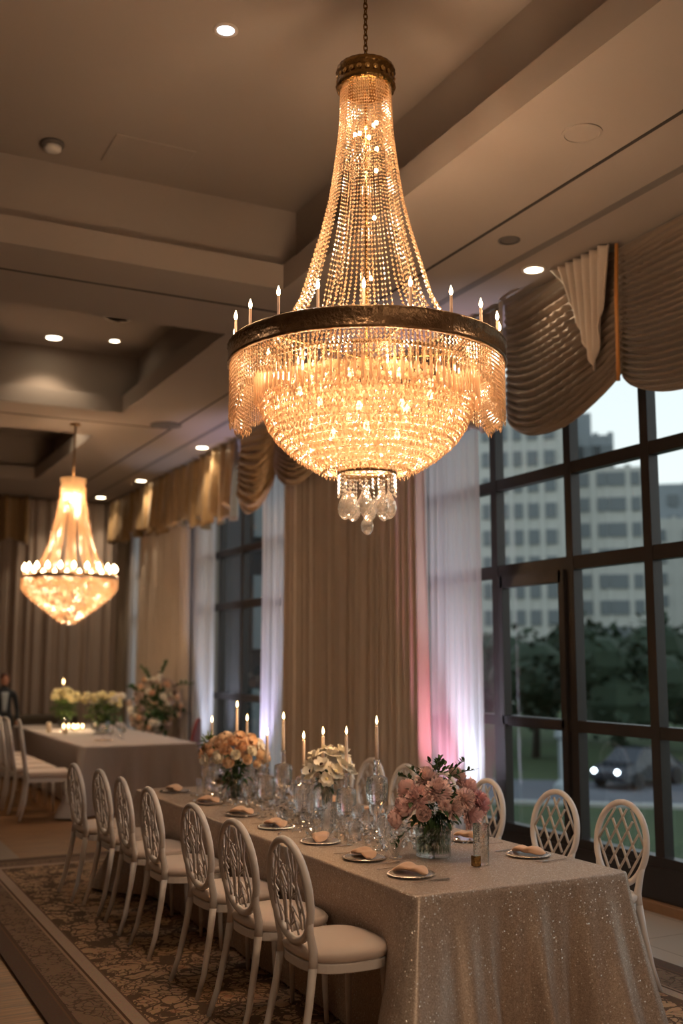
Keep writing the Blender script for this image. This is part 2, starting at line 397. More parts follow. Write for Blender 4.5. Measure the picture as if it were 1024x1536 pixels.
        return o
def _sph(c, r, n, m, sc):
    vs = [(c[0], c[1], c[2]+r*sc[2])]
    for j in range(1, m):
        t = pi*j/m
        for k in range(n):
            a = TAU*k/n; vs.append((c[0]+r*sc[0]*sin(t)*cos(a), c[1]+r*sc[1]*sin(t)*sin(a), c[2]+r*sc[2]*cos(t)))
    vs.append((c[0], c[1], c[2]-r*sc[2])); fs = []
    for k in range(n): fs.append((0, 1+k, 1+(k+1) % n))
    for j in range(m-2):
        for k in range(n): fs.append((1+j*n+k, 1+(j+1)*n+k, 1+(j+1)*n+(k+1) % n, 1+j*n+(k+1) % n))
    b = 1+(m-2)*n
    for k in range(n): fs.append((b+k, len(vs)-1, b+(k+1) % n))
    return vs, fs

def thing(name, label, cat, loc=(0,0,0), rz=0, group=None):
    o = bpy.data.objects.new(name, None); COL.objects.link(o); o.empty_display_size = .1
    o.location = loc; o.rotation_euler = (0,0,rz); return tag(o, label, cat, group)
def tag(o, label, cat, group=None, kind=None):
    o['label'] = label; o['category'] = cat
    if group: o['group'] = group
    if kind: o['kind'] = kind
    return o
def struct(o): o['kind'] = 'structure'; return o
KIDS = {}
def dup(root, loc, rz=None, label=None, group=None, sc=None):
    def rec(o, par):
        c = o.copy(); COL.objects.link(c); c.parent = par
        for ch in o.children: rec(ch, c)
        return c
    r = rec(root, None); r.location = loc
    if rz is not None: r.rotation_euler = (0,0,rz)
    if sc: r.scale = sc
    if label: r['label'] = label
    if group: r['group'] = group
    return r
def lerp(a, b, t): return a+(b-a)*t
def interp(tab, x):
    for (x0, y0), (x1, y1) in zip(tab, tab[1:]):
        if (x-x0)*(x-x1) <= 0: return lerp(y0, y1, (x-x0)/(x1-x0) if x1 != x0 else 0)
    return tab[0][1] if abs(x-tab[0][0]) < abs(x-tab[-1][0]) else tab[-1][1]

# ------------------------------------------------------------------ room shell
ZS, ZL, ZR = 4.73, 4.94, 5.50
XW, XL, YB, YF = 5.5, -6.0, 20.1, -3.0
coffers = [(-3.4, 3.32, -.6, 7.62), (-3.4, 3.35, 8.95, 12.5), (-3.4, 3.48, 13.95, 17.95)]
c = MB()
c.box(coffers[0][1], XW+.3, YF, YB, ZS, ZL); c.box(XL, -3.4, YF, YB, ZS, ZL)
ys = [YF]+[v for q in coffers for v in (q[2], q[3])]+[YB]
for a, b in zip(ys[::2], ys[1::2]): c.box(-3.4, coffers[0][1], a, b, ZS, ZL)
for x0, x1, y0, y1 in coffers[2:]:
    pass
for x0, x1, y0, y1 in coffers:
    e = .2
    c.box(x0-e-.05, x1+e+.05, y0-e-.05, y1+e+.05, ZR, ZR+.05)
    c.box(x0-e-.05, x0-e, y0-e, y1+e, ZL, ZR); c.box(x1+e, x1+e+.05, y0-e, y1+e, ZL, ZR)
    c.box(x0-e, x1+e, y0-e-.05, y0-e, ZL, ZR); c.box(x0-e, x1+e, y1+e, y1+e+.05, ZL, ZR)
struct(c.build('ceiling', 'ceil'))
struct(MB().box(4.12, 4.145, YF, YB-.3, ZS-.004, ZS+.002).build('trim_1', 'slot'))
struct(MB().box(4.60, 4.67, YF, YB-.3, ZS-.004, ZS+.002).build('trim_2', 'slotg'))
struct(MB().box(XL, 4.12, 8.15, 8.175, ZS-.004, ZS+.002).build('trim_3', 'slot'))
struct(MB().box(XL, 4.12, 13.1, 13.13, ZS-.004, ZS+.002).build('trim_4', 'slot'))
struct(MB().box(XL, XW+.3, YF, YB, -.1, 0).build('floor', 'floor'))
struct(MB().box(4.55, XW-.06, YF, 12, -.02, .003).build('floor_tile', 'tile'))
struct(MB().box(XL, 1.86, 9.97, YB, -.02, .003).build('floor_walkway', pbr('pale_boards', (.17, .12, .09), .4, noise=.2, nscale=8)))
struct(MB().box(XL-.1, XL, YF, YB, 0, ZL).build('wall_left', 'wall'))
struct(MB().box(XL-.1, XW+.3, YB, YB+.1, 0, ZL).build('wall_back', 'wall'))
struct(MB().box(XL-.1, XW+.3, YF-.1, YF, 0, ZL).build('wall_front', 'wall'))
openings = [(1.6, 8.98), (12.0, 15.55), (18.1, 19.15)]
w = MB(); ys = [YF]+[v for q in openings for v in q]+[YB]
for a, b in zip(ys[::2], ys[1::2]): w.box(XW, XW+.3, a, b, 0, ZS)
for a, b in openings: w.box(XW, XW+.3, a, b, 4.5, ZS)
struct(w.build('wall_right', 'wall'))
struct(MB().box(XW-.06, XW, YF, YB, 0, .07).build('baseboard_right', pbr('oak_base', (.30, .17, .09), .5, noise=.3, nscale=12), bevel=.008))
mulls = [[7.88, 6.83, 5.93, 4.95, 3.95, 2.95], [12.95, 14.05, 14.95], [18.6]]
for wi, ((a, b), ms) in enumerate(zip(openings, mulls)):
    fr = MB(); X0, X1 = XW+.02, XW+.11
    for y in ms+[a+.04, b-.04]: fr.box(X0, X1, y-.045, y+.045, 0, 4.5)
    for z, h in ((3.31, .05), (2.53, .055), (1.23, .045)): fr.box(X0+.004, X1-.004, a, b, z-h, z+h)
    fr.box(X0-.02, X1, a, b, 0.0, .30); fr.box(X0-.01, X1, a, b, .30, .37); fr.box(X0+.004, X1-.004, a, b, 4.42, 4.5)
    if wi == 0:   # glazed door leaf set in the frame under the middle transom
        for y in (6.93, 7.78): fr.box(X0-.02, X1-.03, y-.035, y+.035, .37, 2.48)
        fr.box(X0-.02, X1-.03, 6.93, 7.78, 2.38, 2.48); fr.box(X0-.02, X1-.03, 6.93, 7.78, 1.2, 1.27)
    wo = struct(fr.build('window_%d' % (wi+1), 'frame'))
    MB().box(XW+.064, XW+.072, a, b, .3, 4.45).build('pane', 'pane', wo)
rug = MB().grid(lambda u, v: (lerp(-(RX1-RX0)/2, (RX1-RX0)/2, u), lerp(-(RY1-RY0)/2, (RY1-RY0)/2, v), .014), 4, 8)
rb = (RX1-RX0)/2; rl = (RY1-RY0)/2
rug = MB().box(-rb, rb, -rl, rl, .0, .012)
tag(rug.build('oriental_rug', 'rug', loc=((RX0+RX1)/2, (RY0+RY1)/2, .004)), 'large brown oriental rug with striped border under the long glittery table', 'rug')

# ------------------------------------------------------------------ drapes
def drape(name, mat, y0, y1, x, ztop, zbot, n, amp, label, cat='curtain', seed=0, group=None, kind=None):
    r = random.Random(seed); ph = [r.uniform(0, 6) for _ in range(6)]
    def fn(u, v):
        y = lerp(y0, y1, u)
        am = amp*(.75+.25*v)
        uu = u+.012*sin(u*7+ph[4])+.006*sin(v*3+ph[5]+u*9)
        d = am*(sin(uu*n*TAU+ph[0])+.45*sin(uu*n*TAU*1.7+ph[1]+v*.4)+.4*sin(uu*n*TAU*.37+ph[2]))
        return (x-d, y, lerp(ztop, zbot, v))
    o = MB().grid(fn, int(n*14), 14).build(name, mat, smooth=True)
    if kind: o['kind'] = kind
    tag(o, label, cat, group); return o
drape('sheer_curtain', 'sheer', 7.88, 9.0, 5.37, 4.7, .02, 10, .030, 'white sheer curtain beside the large window, glowing pink and white near its foot', seed=1)
drape('tan_drape', 'tan', 8.64, 11.95, 5.25, 4.7, .02, 22, .040, 'tall tan pleated drape directly behind the long table, under the big chandelier', seed=2)
drape('sheer_curtain', 'sheer', 11.75, 12.95, 5.37, 4.7, .02, 9, .030, 'pale lilac sheer curtain on the near side of the narrow dark window', seed=3)
drape('sheer_curtain', 'sheer', 14.78, 15.85, 5.37, 4.7, .02, 10, .030, 'white sheer curtain on the far side of the narrow dark window', seed=4)
drape('tan_drape', 'tan', 15.62, 18.2, 5.25, 4.7, .02, 17, .040, 'tan pleated drape behind the big flower arrangement near the far corner', seed=5)
drape('sheer_curtain', 'sheer', 18.0, 19.3, 5.37, 4.7, .02, 9, .030, 'narrow white sheer curtain nearest the far corner of the room', seed=6)
drape('tan_drape', 'tan', 1.4, 2.6, 5.25, 4.7, .02, 9, .04, 'tan drape at the near end of the large window', seed=15)
# back wall drape (runs along x)
def drape_x(name, mat, x0, x1, y, ztop, zbot, n, amp, label, seed):
    r = random.Random(seed); ph = [r.uniform(0, 6) for _ in range(4)]
    def fn(u, v):
        uu = u+.004*sin(u*31+ph[3])
        d = amp*(sin(uu*n*TAU+ph[0])+.5*sin(uu*n*TAU*1.63+ph[1])+.4*sin(uu*n*TAU*.31+ph[2]))
        return (lerp(x0, x1, u), y+d, lerp(ztop, zbot, v))
    return tag(MB().grid(fn, int(n*14), 6).build(name, mat, smooth=True), label, 'curtain')
drape_x('taupe_drape', 'grey', XL+.1, 5.3, 19.95, 4.7, .02, 52, .04, 'taupe pleated drape covering the whole far wall behind the small chandelier', 9)

def swag(y0, y1, label, mat='val', x=5.15, hedge=.86, sag=.30, folds=9, amp=.05, group=None, name='swag_valance', seed=0, lean=0, tl=0):
    r = random.Random(seed); ph = r.uniform(0, 6)
    def fn(u, v):
        y = lerp(y0, y1, u); b = 4*u*(1-u)
        b = b**.8 if b > 0 else 0
        ev = lerp(hedge, hedge+tl, u)
        z = ZS-.02-v*ev-(sag*(v**.75)+lean*v*sin(u*pi*2))*b
        w = v+.04*sin(u*4+ph)
        k = min(1, v*6)*min(1, (1-v)*9+.2)*min(1, u*9+.25, (1-u)*9+.25)
        s_ = sin(w*folds*TAU+.6*sin(w*13+ph)); s_ = (1-abs(s_))**1.0*2-1
        d = amp*k*(s_)+.05*b*v+.02
        return (x-d-.03*b, y, z)
    o = MB().grid(fn, 56, folds*12).build(name, mat, smooth=True, thick=.006)
    return tag(o, label, 'valance', group)
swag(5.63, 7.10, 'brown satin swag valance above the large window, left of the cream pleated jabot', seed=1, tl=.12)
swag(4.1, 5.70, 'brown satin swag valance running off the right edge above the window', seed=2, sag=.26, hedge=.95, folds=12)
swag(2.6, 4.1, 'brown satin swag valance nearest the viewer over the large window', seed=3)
swag(8.9, 10.4, 'gold brown swag valance over the tan drape behind the big chandelier', 'gold', seed=4, sag=.15, hedge=.78)
swag(10.4, 12.0, 'gold satin swag valance over the tan drape just left of the big chandelier bowl', 'gold', seed=5, sag=.38, hedge=.55, folds=6, amp=.05)
swag(12.0, 13.2, 'gold satin swag valance over the near edge of the narrow window', 'gold', seed=6, sag=.38, hedge=.72, folds=5, amp=.06)
def pleats(y0, y1, n, label, mat, zb=.85, x=5.15, amp=.05, name='pleated_valance', scal=.12, seed=0, th=.006):
    r = random.Random(seed); ph = r.uniform(0, 6)
    def fn(u, v):
        zbot = zb+scal*abs(sin(u*n*.5*pi+ph))+.04*sin(u*17+ph)
        d = amp*(.5+.6*v)*(sin(u*n*TAU+ph)+.5*sin(u*n*TAU*1.7+v*2))
        return (x-d-.05, lerp(y0, y1, u), ZS-.02-v*zbot)
    o = MB().grid(fn, int(n*14), 14).build(name, mat, smooth=True, thick=th)
    return tag(o, label, 'valance')
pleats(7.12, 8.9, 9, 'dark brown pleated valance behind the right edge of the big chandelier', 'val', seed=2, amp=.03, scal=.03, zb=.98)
pleats(13.2, 14.9, 6, 'gold pleated valance over the narrow dark window', 'gold', seed=3, amp=.07, zb=.88, scal=.2)
pleats(14.9, 17.2, 8, 'gold pleated valance over the far tan drape', 'gold', seed=4, amp=.07, zb=.8, scal=.12)
pleats(17.2, 19.75, 8, 'gold pleated valance closest to the far corner of the window wall', 'gold', seed=5, amp=.06, zb=.72, scal=.12)
# far wall valance, runs along x
def fv(u, v):
    d = .07*(sin(u*30*TAU)+.5*sin(u*51*TAU+1)); zb = .80+.10*abs(sin(u*26))+.03*sin(u*70)
    return (lerp(XL+.1, 3.6, u), 19.75+d, ZS-.02-v*zb)
tag(MB().grid(fv, 420, 10).build('pleated_valance', 'gold', smooth=True, thick=.006), 'gold pleated valance across the top of the far wall', 'valance')
# jabot: pleated triangular tail
def jab(u, v):
    ya = lerp(6.28, 5.64, u); tipy = 5.83
    n = 7; edge = abs(u-.72)
    ln = .90-.78*(max(0, (.72-u)/.72))**1.15 if u < .72 else .90-.55*((u-.72)/.28)**1.2
    z = ZS-.02-v*ln
    y = lerp(ya, tipy+(ya-tipy)*.35, v*.55)
    d = .03*(1-.35*v)*sin(u*n*TAU)+.165
    return (5.15-d, y, z)
tag(MB().grid(jab, 98, 18).build('jabot', 'cream', smooth=True, thick=.006), 'cream pleated jabot tapering to a point between two brown swags', 'valance')
tag(MB().tube([(5.05, 5.62, 4.71), (5.02, 5.61, 4.3), (5.03, 5.63, 3.70)], .014, 8).build('valance_cord', 'cord', smooth=True), 'amber cord hanging vertically beside the cream jabot', 'cord')
tag(MB().tube([(5.04, 7.03, 4.71), (5.02, 7.03, 4.2), (5.03, 7.03, 3.72)], .018, 8).build('valance_cord', 'cream', smooth=True), 'pale cord hanging at the left end of the brown swag', 'cord')

# ------------------------------------------------------------------ ceiling fixtures
def spot(loc, power, col=(1, .78, .52), size=100, blend=.7, rad=.05, rot=(0,0,0)):
    l = bpy.data.lights.new('downlight_beam', 'SPOT'); l.energy = power; l.color = col; l.spot_size = radians(size); l.spot_blend = blend; l.shadow_soft_size = rad
    o = bpy.data.objects.new('downlight_beam', l); COL.objects.link(o); o.location = loc; o.rotation_euler = rot; return o
def downlight(x, y, z, label, on=True, cool=False, r=.055, power=45):
    t = thing('recessed_downlight', label, 'ceiling light', (x, y, z))
    MB().lathe([(r+.02, .002), (r+.02, -.006), (r, -.01), (r-.004, -.004)], 24, cap=False).build('trim_ring', 'trimw' if on else 'fixg', t, True)
    MB().lathe([(0, -.002), (r, -.003)], 24).build('lens', ('downc' if cool else 'down') if on else 'fixg', t)
    if on and power:
        l = spot((x, y, z-.03), power, (.85, .93, 1) if cool else (1, .78, .52), 110)
    return t
downlight(2.05, 5.60, ZR, 'small bright cool downlight in the near ceiling recess, upper left', cool=True, power=30)
downlight(4.86, 6.34, ZS, 'oval glowing downlight in the soffit above the brown swag', r=.075)
downlight(4.35, 5.95, ZS, 'unlit dark round ceiling fitting beside the lit one near the window', on=False, r=.06)
downlight(4.90, 14.07, ZS, 'warm downlight in the window soffit, nearest to the small chandelier side', r=.085)
downlight(4.93, 17.21, ZS, 'warm downlight in the window soffit, second from the far corner', r=.085)
downlight(4.79, 19.35, ZS, 'warm downlight in the window soffit at the far corner', r=.09)
downlight(4.21, 19.3, ZS, 'warm downlight close to the far wall just left of the small chandelier cap', r=.09)
downlight(2.98, 14.7, ZR-.0, 'warm downlight in the farthest ceiling recess', r=.09)
downlight(2.43, 13.0-.7, ZR, 'bright warm downlight in the middle recess, far left', r=.09)
downlight(3.10, 12.1, ZR, 'dim small downlight near the centre of the middle recess', r=.06, power=0)
for i, (x, y) in enumerate([(-2, 3.5), (2.2, .4), (-1, 10.5), (-1.5, 16)]):   # unseen fill lamps added to light the room, out of frame
    downlight(x, y, ZR, 'warm downlight in a ceiling recess, out past the left side, position beyond the %s recess' % ['near', 'first', 'middle', 'far'][i], r=.07, power=60)
def flat_round(name, label, cat, x, y, z, r, mat, prof):
    return tag(MB().lathe(prof, 32, (0,0,0)).build(name, mat, smooth=False, loc=(x, y, z)), label, cat)
flat_round('ceiling_speaker', 'flush round ceiling speaker, faint circle in the soffit upper right', 'speaker', 3.80, 4.48, ZS, .1, 'ceil', [(.115, 0), (.115, -.006), (.10, -.008), (.098, -.004), (0, -.004)])
flat_round('ceiling_speaker', 'dark oval round speaker in the soffit right of the middle recess', 'speaker', 4.0, 12.9, ZS, .2, 'fixg', [(.2, 0), (.2, -.012), (.17, -.016), (0, -.016)])
t = thing('smoke_detector', 'domed smoke detector at upper left of the near recess', 'detector', (1.42, 7.50, ZR))
MB().lathe([(.085, 0), (.085, -.02), (.07, -.03)], 28).build('base', 'fixg', t, True)
MB().lathe([(.065, -.03), (.062, -.055), (.03, -.07), (0, -.072)], 28).build('dome', pbr('detector_white', (.6, .57, .54), .5), t, True)
tag(MB().box(1.80, 2.40, 7.15, 7.60, ZR-.008, ZR-.0).build('access_panel', 'ceil', bevel=.003), 'flush rectangular access panel in the near recess ceiling', 'panel')
t = thing('ceiling_vent', 'lit rounded vent in the middle recess ceiling', 'vent', (2.9, 11.2, ZR))
MB().lathe([(.16, 0), (.16, -.012), (.13, -.015)], 24, cap=False).build('frame', 'trimw', t)
MB().lathe([(0, -.004), (.13, -.004)], 24).build('grille', 'trimw', t)

# ------------------------------------------------------------------ chandeliers
def pt(loc, power, rad=.03, col=(1, .68, .42)):
    l = bpy.data.lights.new('chandelier_glow', 'POINT'); l.energy = power; l.color = col; l.shadow_soft_size = rad
    o = bpy.data.objects.new('chandelier_glow', l); COL.objects.link(o); o.location = loc; return o
def rotz_copy(o, ang, parent):
    c_ = o.copy(); COL.objects.link(c_); c_.parent = parent; c_.rotation_euler = (0, 0, ang); return c_
CX, CY = 2.60, 4.85
def main_chandelier():
    Z = lambda z: z-2.39
    ch = thing('crystal_chandelier', 'large golden crystal chandelier with a bronze ring of candle lights, hanging front and centre', 'chandelier', (CX, CY, 2.39))
    # chain and canopy
    zc = 5.06; i = 0
    lk = None
    while zc < 5.47:
        mb = MB(); pts = []
        for k in range(12):
            a = TAU*k/12; pts.append(((.011*cos(a)), 0, .021*sin(a)))
        mb.tube(pts, .0042, 6, closed=True, up=(0,1,0))
        if i % 2: mb.xf(Matrix.Rotation(pi/2, 4, 'Z'))
        mb.xf(Matrix.Translation((0, 0, Z(zc)))); mb.build('chain_link', 'brass', ch, True)
        zc += .0315; i += 1
    MB().lathe([(0, 0), (.05, 0), (.07, .02), (.07, .03)], 24, (0, 0, Z(5.465))).build('ceiling_canopy', 'brass', ch, True)
    MB().lathe([(0, 5.07-2.39), (.012, 5.06-2.39), (.03, 5.04-2.39), (.02, 5.02-2.39), (.05, 5.01-2.39)], 20).build('finial', 'brass', ch, True)
    # crown band
    wob = lambda a, z: 1+.012*sin(a*24)
    MB().lathe([(0, Z(5.01)), (.12, Z(5.015)), (.158, Z(4.995)), (.165, Z(4.97)), (.152, Z(4.95)), (.156, Z(4.91)), (.166, Z(4.89)), (.160, Z(4.872)), (.14, Z(4.87)), (0, Z(4.88))], 72, wob=wob).build('crown_band', 'brass', ch, True)
    mb = MB()
    for k in range(22):
        a = TAU*k/22; mb.disc((.160*cos(a), .160*sin(a), Z(4.93)), (cos(a), sin(a), 0), .015, .006, 8)
    mb.build('crown_bosses', 'gilt', ch)
    # strands
    prof = [(4.87, .138), (4.775, .142), (4.62, .148), (4.425, .172), (4.232, .200), (4.042, .245), (3.854, .300), (3.667, .355), (3.52, .435), (3.44, .50)]
    def strand(seed):
        mb = MB(); z = 4.87; pts = []
        while z > 3.44:
            r = interp(prof, z)
            t = min(1, max(0, (4.45-z)/.5)); rad = lerp(.0058, .0085, t)
            mb.gem((r, 0, Z(z)), rad, rad*.95, 6)
            pts.append((r, 0, Z(z))); sl = (interp(prof, z)-interp(prof, z-.01))/.01
            z -= lerp(.0175, .029, t)/math.sqrt(1+sl*sl)
        mb.tube(pts[::4]+[pts[-1]], .0009, 3)
        return mb
    s0 = strand(0).build('bead_strand', 'crystal', ch)
    angs = []
    for b in range(8):
        base = TAU*b/8+.12; n = 8 if b % 2 else 6
        for k in range(n): angs.append(base+(k-(n-1)/2)*.078+random.uniform(-.014, .014))
    s0.rotation_euler = (0, 0, angs[0])
    for a in angs[1:]: rotz_copy(s0, a, ch)
    # dense beaded sleeve under the crown
    mb = MB()
    for r_i in range(27):
        z = 4.865-r_i*.0185
        r = interp(prof, z)-.004; n = int(66-r_i*1.1)
        for k in range(n):
            if r_i > 15 and random.random() < (r_i-15)/12: continue
            a = TAU*(k+.5*(r_i % 2))/n
            mb.gem((r*cos(a), r*sin(a), Z(z)), .0056, .0058, 5)
    mb.build('bead_sleeve', 'crystal', ch)['kind'] = 'stuff'
    # centre spindle with small bulbs
    MB().tube([(0, 0, Z(5.0)), (0, 0, Z(3.2))], .008, 8).build('spindle', 'brass', ch, True)
    bs = [(4.70, .5, .08), (4.63, 2.1, .07), (4.66, 5.2, .07), (4.60, 3.5, .05), (4.57, 1.1, .04), (4.55, 4.4, .09), (4.53, 5.9, .06), (4.39, 5.4, .06), (4.12, 5.3, .05), (3.80, .4, .04)]
    for z, a, r in bs:
        MB().sphere((r*cos(a), r*sin(a), Z(z)), .0105, 8, 6, (1, 1, 1.3)).build('bulb', 'bulb', ch, True)
        MB().tube([(r*cos(a), r*sin(a), Z(z)-.012), (0, 0, Z(z)-.03)], .003, 5).build('lamp_arm', 'brass', ch)
    # bronze ring
    R = .735
    wob2 = lambda a, z: 1+.0025*sin(a*60)
    rg = MB()
    rg.lathe([(R-.022, Z(3.385)), (R, Z(3.39)), (R+.006, Z(3.382)), (R, Z(3.372)), (R, Z(3.30)), (R+.006, Z(3.292)), (R, Z(3.284)), (R-.022, Z(3.285)), (R-.022, Z(3.385))], 128, cap=False, wob=wob2)
    rg.build('bronze_ring', 'bronze', ch, True)
    for k in range(6):
        a = TAU*k/6+.3
        MB().tube([(.02*cos(a), .02*sin(a), Z(3.34)), ((R-.02)*cos(a), (R-.02)*sin(a), Z(3.33))], .007, 6).build('spoke', 'brass', ch)
    # candle lights on the ring
    for k in range(20):
        a = TAU*k/20+.12; x, y = (R-.028)*cos(a), (R-.028)*sin(a); j = random.uniform(-.012, .012)
        sl = MB().lathe([(.014, 3.37), (.016, 3.385), (.0075, 3.39), (.0072, 3.485+j)], 10, (x, y, -2.39)).build('candle_light', 'sleeve', ch, True)
        MB().lathe([(.004, 3.485+j), (.0095, 3.50+j), (.0085, 3.513+j), (.001, 3.536+j)], 8, (x, y, -2.39)).build('bulb', 'bulb', sl, True)
    # outer fringe: 2 staggered layers; scalloped length, longest at the sides
    view = math.atan2(-CY, -CX)
    def flen(a):
        d = a-view; s_ = abs(sin(d)); s_ = max(0, (s_-.80)/.20)
        return .135+.16*min(1, s_*1.35)+.014*sin(a*31)
    stuff = MB(); n = 400; allst = []
    for lay in range(2):
        for k in range(n//2):
            a = TAU*(k+.5*lay)/(n//2); allst.append((abs(((a-view+pi) % TAU)-pi), a, R-.012-.022*lay))
    allst.sort()
    for idx, (_, a, r) in enumerate(allst):
        mb = MB() if idx < 100 else stuff
        ln = flen(a)+random.uniform(-.012, .012); z = 3.285; x, y = r*cos(a), r*sin(a)
        while z > 3.285-ln+.03:
            mb.gem((x+random.uniform(-.0015, .0015), y, Z(z-.012)), .0070, .0098, 5); z -= .021
        mb.gem((x, y, Z(z-.014)), .0072, .017, 6, .3)
        if idx < 100: mb.build('fringe_strand', 'crystal', ch)
    stuff.build('crystal_fringe', 'crystal', ch)['kind'] = 'stuff'
    # second ring and long prisms
    R2 = .60
    MB().lathe([(R2-.01, Z(3.262)), (R2+.004, Z(3.266)), (R2+.004, Z(3.248)), (R2-.01, Z(3.248)), (R2-.01, Z(3.262))], 96, cap=False).build('inner_ring', 'bronze', ch, True)
    for k in range(96):
        a = TAU*k/96; r = R2-.01; ln = .155+.02*sin(a*9)
        mb = MB(); x, y = r*cos(a), r*sin(a)
        mb.tube([(x, y, Z(3.25)), (x, y, Z(3.24)), (x, y, Z(3.24-ln)), (x, y, Z(3.225-ln))], [.003, .0085, .0085, .001], 5)
        mb.build('prism', 'crystal', ch)
    # bowl of crystal tiers
    bprof = [(3.17, .572), (3.10, .560), (3.04, .545), (2.98, .520), (2.92, .480), (2.87, .430), (2.82, .370), (2.775, .30), (2.74, .225)]
    dense = []
    ntier = 15
    for i in range(ntier):
        f = i/(ntier-1); z = interp([(0, 3.16), (.3, 3.04), (.6, 2.90), (.85, 2.79), (1, 2.735)], f); r = interp(bprof, z)
        n = max(14, int(TAU*r/.040)); rr = .0225
        mbw = MB(); mbw.lathe([(r-.008, Z(z)+.020), (r-.005, Z(z)+.022), (r-.008, Z(z)+.024)], 64, cap=False)
        mbw.build('tier_wire', 'bronze', ch)
        for k in range(n):
            a = TAU*(k+.5*(i % 2)+random.uniform(-.12, .12))/n
            dense.append((abs(((a-view+pi) % TAU)-pi)+.01*i, a, z, r, rr, i))
    dense.sort(); rest = MB()
    for idx, (_, a, z, r, rr, i) in enumerate(dense):
        mb = MB() if idx < 100 else rest
        nz = -.25-.05*i+random.uniform(-.45, .45); jj = random.uniform(-.4, .4); rr *= random.uniform(.8, 1.08)
        mb.disc((r*cos(a), r*sin(a), Z(z)), (cos(a+jj), sin(a+jj), nz), rr, .010, 8)
        mb.gem((r*cos(a), r*sin(a), Z(z)-rr-.006), .006, .010, 5)
        if idx < 100: mb.build('crystal_pendant', 'crystal', ch)
    # small icicle drops filling between tiers
    for i in range(13):
        z = lerp(3.10, 2.74, i/12); r = interp(bprof, z)+.006; n = int(TAU*r/.022)
        for k in range(n):
            a = TAU*(k+random.random()*.4)/n
            rest.gem((r*cos(a), r*sin(a), Z(z-.012)), .0065, .014, 5, .35)
    rest.build('crystal_bowl', 'crystal', ch)['kind'] = 'stuff'
    # bottom ring with clear danglers
    R3 = .155
    MB().lathe([(R3-.006, Z(2.735)), (R3+.003, Z(2.74)), (R3+.003, Z(2.712)), (R3-.006, Z(2.712)), (R3-.006, Z(2.735))], 48, cap=False).build('bottom_ring', 'bronze', ch, True)
    for k in range(30):
        a = TAU*k/30; x, y = (R3-.004)*cos(a), (R3-.004)*sin(a); mb = MB(); z = 2.705
        for j in range(5 if k % 2 else 6): mb.gem((x, y, Z(z)), .0075, .010, 6); z -= .021
        mb.build('dangler', 'clear', ch)
    for k in range(8):
        a = TAU*k/8+.2; x, y = .115*cos(a), .115*sin(a); mb = MB()
        mb.facet([(.001, .085), (.014, .065), (.034, .025), (.041, -.01), (.034, -.042), (.017, -.062), (.001, -.07)], 10, (x, y, Z(2.545)))
        mb.gem((x, y, Z(2.63)), .012, .014, 6); mb.gem((x, y, Z(2.665)), .009, .012, 6)
        mb.build('teardrop', 'clear', ch)
    mb = MB().facet([(.001, .055), (.012, .045), (.030, .018), (.035, 0), (.030, -.028), (.014, -.045), (.001, -.05)], 10, (0, 0, Z(2.445)))
    mb.gem((0, 0, Z(2.53)), .014, .02, 6); mb.gem((0, 0, Z(2.58)), .012, .02, 6)
    mb.build('teardrop', 'clear', ch)
    # bulbs inside the bowl
    for k in range(9):
        a = TAU*k/9+.5; r = .36
        MB().sphere((r*cos(a), r*sin(a), Z(3.17)), .02, 10, 8, (1, 1, 1.4)).build('bulb', 'bulb', ch, True)
        pt((CX+r*cos(a)*.9, CY+r*sin(a)*.9, 3.10), 6, .04)
    for k, (a, r, z) in enumerate([(view, .25, 2.92), (view+.6, .35, 3.0), (view-2, .2, 2.95), (view+2.2, .2, 2.95)]):
        MB().sphere((r*cos(a), r*sin(a), Z(z)), .016, 10, 8, (1, 1, 1.5)).build('bulb', 'bulb', ch, True)
    for k in range(10): pt((CX+.655*cos(TAU*k/10), CY+.655*sin(TAU*k/10), 3.19), 1.3, .02)  # point lights added to brighten the fringe, no bulbs sit here
    pt((CX, CY, 2.95), 10, .05)
    for z, p_ in ((4.66, 4), (4.40, 4), (4.12, 4.5), (3.85, 5), (3.60, 6)): pt((CX, CY, z), p_, .03)
    for k in range(6): pt((CX+.80*cos(TAU*k/6), CY+.80*sin(TAU*k/6), 3.56), 2, .02)
    return ch
main_chandelier()
for k in range(4): pt((2.3+.3*cos(k*TAU/4), -1.1+.3*sin(k*TAU/4), 2.7), 30, .05, (1, .72, .48))   # added warm fill behind the viewer, standing in for an unseen chandelier

